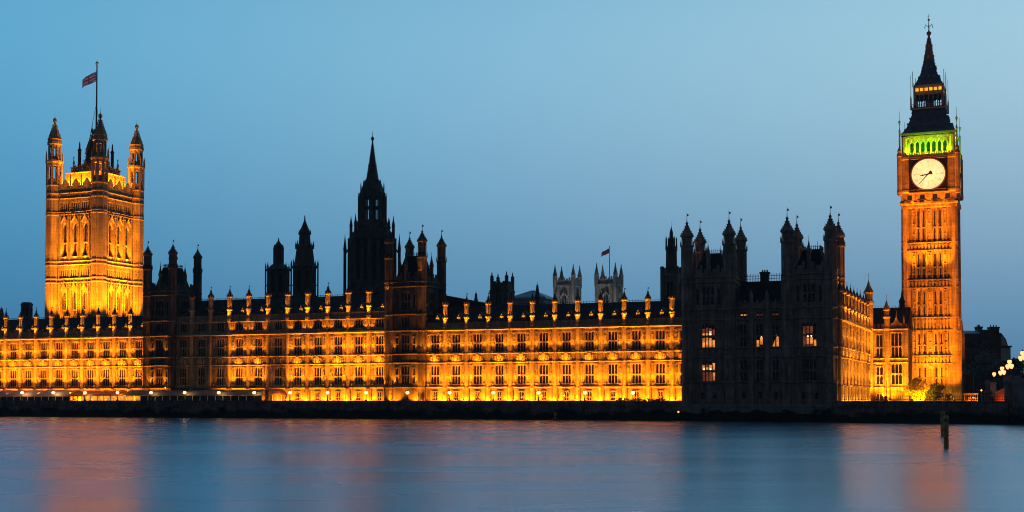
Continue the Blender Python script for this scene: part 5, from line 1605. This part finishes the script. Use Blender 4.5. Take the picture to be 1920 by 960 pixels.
# clipped hedge on the terrace
def hedge(label, a0, a1, b, z1):
    rnd = random.Random(5); mb = MB(); t = thing('hedge', label, 'hedge', a0, b)
    for i in range(900):
        p = Vector((rnd.uniform(0, a1 - a0), rnd.uniform(-0.5, 0.5), 3.2 + rnd.random() ** 0.7 * (z1 - 3.2) * (0.8 + 0.2 * math.sin(p_ * 2) if (p_ := rnd.uniform(0, a1 - a0)) else 1)))
        u = Vector((rnd.gauss(0, 1), rnd.gauss(0, 1), rnd.gauss(0, 1))).normalized(); w = u.orthogonal().normalized(); s = 0.16
        mb.add([p - u * s, p - w * s, p + u * s, p + w * s], [(0, 1, 2, 3)])
    mb.build('leaves', M['darkleaf'], t)
hedge('low dark hedge on the terrace before the floodlit wing', survey(1157, 748, -8)[0], survey(1248, 748, -8)[0], -8.4, 4.9)

# bridge foot
def bridge():
    O = at_dist(1889, 752, 243)
    t = thing('stone_bridge', 'grey granite end of the river bridge at the right edge', 'bridge', 0, 0, world_loc=(O.x, 243, 0))
    ang = math.atan2(-95, 60); t.rotation_euler = (0, 0, ang); MATS[t.name] = Matrix.Translation((O.x, 243, 0)) @ Matrix.Rotation(ang, 4, 'Z')
    mb = MB()
    # solid spandrels with an arch opening, local x runs out over the river
    arc = [(3.0 + 12 * (0.5 - 0.5 * math.cos(PI * k / 14)), 1.2 + 4.6 * math.sin(PI * k / 14)) for k in range(15)]
    poly = [(0.9, -1.5), (3.0, -1.5)] + arc + [(15.0, -1.5), (18, -1.5), (18, 8.6), (0.9, 7.4)]
    mb.ext(poly, 0.0, 12.0)
    mb.build('arch', M['bridge'], t)
    pm = MB(); pm.lathe(0, 0, [(1.15, -1.5), (1.15, 2.2), (0.8, 2.6), (0.75, 7.4), (0.95, 7.6), (0.95, 8.2), (0.7, 8.4), (0.7, 9.0)], 8)
    me = pm.mesh('pier', M['bridge'])
    put('pier', me, t, (0.1, 0.2, 0)); put('pier', me, t, (16.5, -0.2, 0.6))
    pr = MB(); pr.ext([(0.9, 7.4), (18, 8.6), (18, 9.7), (0.9, 8.5)], -0.15, 0.35); pr.ext([(0.9, 8.5), (18, 9.7), (18, 9.95), (0.9, 8.75)], -0.3, 0.5)
    pr.build('parapet', M['bridge'], t)
    ft = MB(); ft.box(-2.2, 3.0, -2.2, 10, -1.5, 1.3); ft.build('footing', M['quay'], t)
bridge()
LAMPS = []
def bridge_lamp(x, y, d, zb, label, group='lamps at the bridge foot', heads=3):
    p = at_dist(x, y, d)
    t = thing('bridge_lamp', label, 'street lamp', 0, 0, world_loc=(p.x, d, zb), group=group)
    h_ = p.z - zb
    mb = MB(); mb.lathe(0, 0, [(0.32, 0), (0.32, 0.5), (0.16, 0.8), (0.12, 1.2), (0.2, 1.4), (0.09, 1.6), (0.07, h_ - 0.5), (0.14, h_ - 0.4)], 8)
    hs = [(0, 0, 0.35)] + ([(-0.34, 0, -0.5), (0.34, 0, -0.42)] if heads == 3 else [])
    for hx, hy, hz in hs[1:]: mb.bar((0, 0, h_ - 0.9), (hx, hy, h_ + hz - 0.35), 0.05, 5)
    mb.build('post', M['post'], t)
    gm = MB(); gm.lathe(0, 0, [(0.16, -0.45), (0.46, 0.05), (0.4, 0.38), (0.12, 0.56)], 8)
    me = gm.mesh('lantern', M['bridge_lamp'])
    cm = MB(); cm.lathe(0, 0, [(0.34, 0.36), (0.15, 0.6), (0.05, 0.7), (0, 0.95)], 8)
    mc = cm.mesh('cap', M['post'])
    for q in hs:
        o = put('lantern', me, t, (q[0], q[1], h_ + q[2])); put('cap', mc, o)
bridge_lamp(1917.5, 667, 238, 8.4, 'tall triple bridge lamp cut by the right edge of the view')
bridge_lamp(1893, 683, 252, 7.5, 'triple bridge lamp just left of the tallest one, above the granite pier')
bridge_lamp(1879, 695, 275, 5.5, 'triple bridge lamp standing behind the red-lit ramp wall')
bridge_lamp(1864, 705, 305, 4.8, 'smallest single lamp above the grey stone plinth', heads=1)
# ramp, plinth, walls at the landing
O = at_dist(1866, 752, 262)
t = thing('ramp_wall', 'reddish lit ramp wall rising to the bridge lamps', 'wall', 0, 0, world_loc=(O.x, 262, 0))
MATS[t.name] = Matrix.Translation((O.x, 262, 0)); t.rotation_euler = (0, 0, 0)
mb = MB(); mb.ext([(0, 3.2), (2.6, 3.2), (2.6, 7.2), (2.0, 6.6), (0, 5.6)], 0, 1.2); mb.build('wall', M['brickred'], t)
mb = MB(); mb.ext([(-0.1, 5.6), (2.0, 6.6), (2.65, 7.2), (2.65, 7.45), (2.0, 6.85), (-0.1, 5.85)], -0.15, 0.3); mb.build('coping', M['bridge'], t)
flood((O.x + 2.0, 260.6, 3.5), (O.x + 2.0, 262, 5.0), 60, 130, 0.6, (1.0, 0.2, 0.04), 0.1)
P_ = at_dist(1861, 752, 280)
t = thing('stone_plinth', 'grey stone statue plinth below the smallest bridge lamp', 'plinth', 0, 0, world_loc=(P_.x, 280, 3.2))
mb = MB(); mb.sq(0, 0, [(0.95, 0), (0.95, 1.6), (0.85, 1.7), (0.72, 4.6), (0.85, 4.7), (0.85, 5.0)]); mb.build('block', M['officepale'], t)
P_ = at_dist(1858, 752, 266)
t = thing('kiosk', 'low dark kiosk on the embankment beneath the stone plinth', 'kiosk', 0, 0, world_loc=(P_.x, 266, 3.2))
mb = MB(); mb.box(-1.3, 1.3, -0.8, 0.8, 0, 1.7); mb.build('wall', M['office'], t)
mb = MB(); mb.box(-1.45, 1.45, -0.95, 0.95, 1.7, 1.85); mb.build('roof', M['iron'], t)
mb = MB(); mb.box(-0.9, 0.9, -0.85, -0.78, 0.2, 1.4); mb.build('shutter', M['iron'], t)
P_ = at_dist(1818, 752, 330)
t = thing('gatehouse', 'dark brick gate pier beside the foot of the clock tower', 'pier', 0, 0, world_loc=(P_.x, 330, 3.2))
mb = MB(); mb.box(-1.0, 1.0, -1, 1, 0, 7.0); mb.box(-1.15, 1.15, -1.15, 1.15, 7.0, 7.4); mb.build('block', M['brickred'], t)
P_ = at_dist(1823, 752, 300)
t = thing('balustrade', 'amber-lit stone balustrade right of the clock tower foot', 'balustrade', 0, 0, world_loc=(P_.x, 300, 3.2))
mb = MB(); mb.box(-1.9, 1.3, -0.15, 0.15, 2.4, 2.7); mb.box(-1.9, 1.3, -0.2, 0.2, 0, 0.4 + 0.6)
for k in range(7): mb.lathe(-1.7 + k * 0.47, 0, [(0.1, 1.0), (0.17, 1.5), (0.08, 2.0), (0.12, 2.4)], 8)
mb.build('rail', M['etstone'], t)
flood((P_.x - 0.5, 297.8, 3.6), (P_.x - 0.3, 300, 5.2), 140, 120, 0.6, SODIUM, 0.1)
P_ = at_dist(1835, 750, 262)
t = thing('mooring_pier', 'stone bollard pier at the river stairs before the gate pier', 'bollard', 0, 0, world_loc=(P_.x, 257, 0))
mb = MB(); mb.lathe(0, 0, [(0.75, 2.0), (0.75, 5.6), (0.9, 5.7), (0.9, 6.0), (0.5, 6.4), (0.5, 8.0), (0.3, 8.3)], 8); mb.build('pier', M['quay'], t)
for i, (x, y, d, lab) in enumerate(((1825, 745.5, 280, 'small amber ground lamp right of the clock tower foot, beside the balustrade'), (1840, 732, 300, 'small amber lamp beside the grey stone plinth'))):
    p = at_dist(x, y, d)
    t = thing('ground_lamp', lab, 'lamp', 0, 0, world_loc=(p.x, d, 3.2), group='small lamps at the landing')
    mb = MB(); mb.lathe(0, 0, [(0.1, 0), (0.05, 0.2), (0.05, p.z - 3.4)], 6); mb.build('post', M['post'], t)
    mb = MB(); mb.lathe(0, 0, [(0.05, p.z - 3.4), (0.26, p.z - 3.2), (0.05, p.z - 2.95)], 8); mb.build('globe', M['smalllamp'], t)
# iron railings along the green
t = thing('railing', 'dark iron railing on the river wall before the clock tower', 'railing', 36, -17.2)
mb = MB()
MATS[t.name] = MATS[t.name]
for k in range(76):
    x = 0.3 + k * 0.42; y = -0.24 * x
    mb.box(x - 0.03, x + 0.03, y - 0.03, y + 0.03, 4.2, 5.2)
mb.bar((0.2, -0.05, 5.0), (32, -7.68, 5.0), 0.04, 4); mb.bar((0.2, -0.05, 4.5), (32, -7.68, 4.5), 0.04, 4)
mb.build('bars', M['iron'], t)
# dark post in front of the link block
p = at_dist(1662.5, 752, 297)
t = thing('flagstaff', 'thin dark post before the brightest spot of the link block', 'post', 0, 0, world_loc=(p.x, 297, 3.2))
mb = MB(); mb.bar((0, 0, 0), (0, 0, 5.6), 0.09, 6, 0.06); mb.lathe(0, 0, [(0.2, 0), (0.2, 0.4), (0.1, 0.5)], 8); mb.build('shaft', M['iron'], t)

# ---------------------------------------------------------------- terrace: marquees, lamps
def marquee(label, x0, x1, canopy, zr, ze, lit=None, seg=4.6, curved=True, glow_spots=()):
    a0, a1 = survey(x0, 745, -6)[0], survey(x1, 745, -6)[0]
    L = a1 - a0
    t = thing('marquee', label, 'marquee', a0, -7.9)
    n = max(1, round(L / seg))
    cn = MB()
    for k in range(n):
        xa, xb = L * k / n, L * (k + 1) / n
        prof = [(-0.35, ze - 0.25), (-0.35, ze), (0.3, ze + (zr - ze) * 0.55), (1.3, zr - 0.15), (2.6, zr), (3.9, zr - 0.15), (4.9, ze + (zr - ze) * 0.55), (5.5, ze)] if curved else [(-0.5, ze - 0.2), (-0.5, ze), (2.4, zr - 0.1), (5.4, zr), (5.5, ze)]
        m_ = 4
        for q in range(m_):          # each panel sags a little between its ribs
            f0, f1 = q / m_, (q + 1) / m_
            s0, s1 = 0.12 * math.sin(PI * f0), 0.12 * math.sin(PI * f1)
            vs = [(xa + (xb - xa) * f0, y, z - s0) for y, z in prof] + [(xa + (xb - xa) * f1, y, z - s1) for y, z in prof]
            nn = len(prof)
            cn.add(vs, [(i, i + 1, nn + i + 1, nn + i)[::-1] for i in range(nn - 1)])
        cn.box(xa - 0.04, xa + 0.04, -0.4, -0.3, ze - 0.32, ze - 0.02)
    if curved:
        for xx in (0.0, L):
            cn.exx([(-0.35, ze - 0.25), (5.5, ze - 0.25), (5.5, ze), (4.9, ze + (zr - ze) * 0.55), (3.9, zr - 0.2), (2.6, zr - 0.05), (1.3, zr - 0.2), (0.3, ze + (zr - ze) * 0.55), (-0.35, ze)], xx - 0.02, xx + 0.02)
    cn.build('canopy', canopy, t)
    ps = me = MB()
    for k in range(n * 2 + 1):
        x = L * k / (n * 2)
        ps.box(x - 0.07, x + 0.07, -0.2, -0.06, 3.2, ze - 0.2)
    ps.box(0, L, -0.18, -0.08, ze - 0.34, ze - 0.22)
    ps.build('post', M['whitepaint'], t)
    sd = MB()
    for k in range(n * 2):
        xa, xb = L * k / (n * 2) + 0.1, L * (k + 1) / (n * 2) - 0.1
        if lit and lit[0] <= (k + 0.5) / (n * 2) <= lit[1]: continue
        sd.box(xa, xb, -0.12, -0.09, 3.25, ze - 0.36)
    if sd.v: sd.build('side_window', M['glass'], t)
    if lit:
        sd = MB(); rnd = random.Random(3)
        for k in range(n * 2):
            if lit[0] <= (k + 0.5) / (n * 2) <= lit[1]:
                xa, xb = L * k / (n * 2) + 0.1, L * (k + 1) / (n * 2) - 0.1
                sd.box(xa, xb, 3.6, 3.7, 3.25, ze - 0.3)
        sd.build('lit_side', M['tentlit'], t)
    if glow_spots:
        for gx in glow_spots:
            g_ = MB(); g_.lathe(gx * L, -0.45, [(0, 4.15), (0.26, 4.45), (0, 4.75)], 8); g_.build('lamp', M['smalllamp'], t)
    return t
marquee('long white barrel-roofed marquee at the far left of the terrace', -40, 141, M['canvas'], 7.0, 5.6)
marquee('low red awning with a glowing interior between the two marquees', 143, 242, M['redcanvas'], 6.7, 5.75, lit=(0.0, 0.98), curved=False, glow_spots=(0.42, 0.68))
marquee('long grey barrel-roofed marquee in front of the dark unlit bays', 246, 500, M['greycanvas'], 6.9, 5.75, lit=(0.0, 0.12))
# round end of the marquee
t = thing('domed_tent', 'small amber-lit domed tent at the end of the grey marquee', 'tent', survey(519, 745, -5.4)[0], -5.2)
mb = MB(); mb.lathe(0, 0, [(2.35, 5.55), (2.3, 5.9), (1.95, 6.5), (1.3, 6.95), (0.5, 7.15), (0, 7.2)], 20); mb.build('canopy', M['amber_canvas'], t)
mb = MB()
for k in range(12): mb.box(2.2 * math.cos(k * PI / 6) - 0.07, 2.2 * math.cos(k * PI / 6) + 0.07, 2.2 * math.sin(k * PI / 6) - 0.07, 2.2 * math.sin(k * PI / 6) + 0.07, 3.2, 5.6)
mb.build('post', M['whitepaint'], t)
mb = MB(); mb.lathe(0, 0, [(2.1, 3.25), (2.1, 5.5)], 20); mb.build('side_cloth', M['amber_canvas'], t)
flood(to_world(t, (2.6, -3.2, 3.6)), to_world(t, (0, 0, 6)), 170, 100, 0.6)

ORD = ['first', 'second', 'third', 'fourth', 'fifth', 'sixth', 'seventh', 'eighth', 'ninth', 'tenth', 'eleventh', 'twelfth', 'thirteenth', 'fourteenth', 'fifteenth', 'sixteenth', 'seventeenth']
WHERE = ['before the white marquee', 'at the white marquee end', 'before the red awning', 'at the red awning end', 'before the grey marquee start',
         'before the dark bays', 'over the grey marquee', 'before the lit bays', 'over the grey marquee end', 'beside the domed tent',
         'before the centre block', 'before the spired tower', 'at the wing start', 'below the dark church tower', 'below the flagless pale tower', 'below the flagged pale tower', 'nearest the pavilion']
LX = [40, 98.5, 158, 219, 282, 345, 409, 475.5, 543, 613, 685.5, 763, 842, 924, 1009, 1096, 1186]
gm = MB(); gm.lathe(0, 0, [(0.06, -0.34), (0.3, -0.22), (0.42, 0.05), (0.32, 0.3), (0.08, 0.38)], 12); globe_me = gm.mesh('globe', M['lamp'])
cm = MB(); cm.lathe(0, 0, [(0.2, 0.36), (0.1, 0.5), (0.03, 0.6), (0, 0.8)], 8); cap_me = cm.mesh('cap', M['post'])
pm = MB(); pm.lathe(0, 0, [(0.3, 0), (0.3, 0.35), (0.14, 0.5), (0.1, 0.8), (0.16, 0.95), (0.07, 1.1), (0.055, 1.75), (0.12, 1.85)], 8); post_me = pm.mesh('post', M['post'])
for i, x in enumerate(LX):
    a_ = survey(x, 740, -9.9)[0]
    z = survey(x, 736.5, -9.9)[1]
    t = thing('terrace_lamp', '%s terrace globe lamp from the left, %s' % (ORD[i], WHERE[i]), 'lamp post', a_, -9.65, z - 2.15, 0, 'globe lamps along the terrace wall')
    if i == 0:
        lamp_light = bpy.data.lights.new('globe_light', 'POINT'); lamp_light.energy = 85; lamp_light.color = (1.0, 0.55, 0.16); lamp_light.shadow_soft_size = 0.12
    ll = bpy.data.objects.new('globe_light', lamp_light); COL.objects.link(ll); ll.location = W(a_, -9.12, z + 0.1)
    put('post', post_me, t); o = put('globe', globe_me, t, (0, 0, 2.15)); put('cap', cap_me, o)
for i, (x, y, lab) in enumerate(((1016, 742, 'small bracket lamp by a terrace door, just right of the fifteenth globe lamp'), (1058, 742, 'small bracket lamp by a terrace door, midway between two globe lamps'), (310, 727, 'bright amber lamp at the right base of the tower beside the flag tower'))):
    a_, z = survey(x, y, -0.9)
    t = thing('wall_lamp', lab, 'lamp', a_, -0.9, z, 0, 'small lamps on the palace front')
    mb = MB(); mb.bar((0, 1.0, -0.3), (0, 0.05, -0.2), 0.06, 5); mb.build('bracket', M['post'], t)
    mb = MB(); mb.lathe(0, 0, [(0.05, -0.2), (0.24, 0), (0.05, 0.24)], 8); mb.build('globe', M['smalllamp'], t)

# ---------------------------------------------------------------- in the river: timber piles and marker buoys
def pile(label, x, ybase, ytop, w):
    u = (x - 960) / _F
    v = (_CYP - ybase) / _F
    r3 = (u, math.cos(_PH) - v * math.sin(_PH), math.sin(_PH) + v * math.cos(_PH)); s_ = -CAMZ / r3[2]
    X, Y = s_ * r3[0], s_ * r3[1]
    zt = at_dist(x, ytop, Y).z; hw = w * Y / _F / 2
    t = bpy.data.objects.new('timber_pile', None); COL.objects.link(t); t.location = (X, Y, 0); tag(t, label, 'pile', 'timber piles in the river')
    mb = MB(); mb.lathe(0, 0, [(hw, -2), (hw, zt - 0.25), (hw * 1.15, zt - 0.22), (hw * 1.12, zt - 0.1), (hw * 0.95, zt)], 10); mb.build('trunk', M['wood'], t)
    mb = MB(); mb.lathe(0, 0, [(hw * 1.2, zt - 0.5), (hw * 1.2, zt - 0.42)], 10); mb.lathe(hw * 0.5, 0, [(0.05, zt), (0.05, zt + 0.12)], 6); mb.build('iron_band', M['iron'], t)
pile('nearer, lower-standing timber pile in the river, right of the other one', 1774.3, 840, 779, 9)
pile('farther timber pile in the river, partly behind the nearer one', 1768.2, 818, 771, 8)
for i, (x, y, lab) in enumerate(((234, 779.5, 'dark marker buoy by the wall below the red awning'), (665, 784.5, 'dark marker buoy by the wall below the centre block'), (1041, 788, 'dark marker buoy by the wall below the flagless pale church tower'),
                                 (1272, 789, 'marker buoy with an amber light at the pavilion corner'), (1667, 791.5, 'dark marker buoy right of the unlit pavilion'))):
    v = (_CYP - y) / _F; u = (x - 960) / _F
    r3 = (u, math.cos(_PH) - v * math.sin(_PH), math.sin(_PH) + v * math.cos(_PH)); s_ = -CAMZ / r3[2]
    X, Y = s_ * r3[0], s_ * r3[1]
    t = bpy.data.objects.new('marker_buoy', None); COL.objects.link(t); t.location = (X, Y, 0); tag(t, lab, 'buoy', 'marker buoys along the river wall')
    mb = MB(); mb.lathe(0, 0, [(0.5, -0.3), (0.62, 0.02), (0.62, 0.2), (0.4, 0.3)], 14); mb.build('float', M['iron'], t)
    mb = MB(); mb.lathe(0, 0, [(0.16, 0.28), (0.12, 0.9), (0.34, 1.0), (0.3, 1.5), (0.06, 1.7)], 8); mb.build('topmark', M['wood'] if i != 3 else M['iron'], t)
    if i == 3:
        mb = MB(); mb.lathe(0, 0, [(0.05, 1.7), (0.22, 1.82), (0.22, 1.95), (0.05, 2.05)], 8); mb.build('light', M['smalllamp'], t)

flood(to_world(pv[0], (-9.1 + 2.2, 8.5, 31.5)), to_world(pv[0], (-9.1, 11.6, 36.5)), 40, 50, 0.7, (1.0, 0.2, 0.01), 0.1)
# ---------------------------------------------------------------- dusk haze over the river and the palace
mb = MB(); mb.box(-900, 700, -60, 900, -4, 130)
hz = mb.mesh('haze', [])
m = bpy.data.materials.new('dusk_haze'); m.use_nodes = True
N, L = m.node_tree.nodes, m.node_tree.links
N.remove(N["Principled BSDF"])
v = N.new("ShaderNodeVolumePrincipled"); v.inputs["Color"].default_value = (0.75, 0.88, 1.0, 1); v.inputs["Density"].default_value = 0.00010; v.inputs["Anisotropy"].default_value = 0.2
L.new(v.outputs[0], N["Material Output"].inputs["Volume"])
hz.materials.append(m)
tag(put('haze', hz), kind='stuff')
cy.volume_bounces = 0
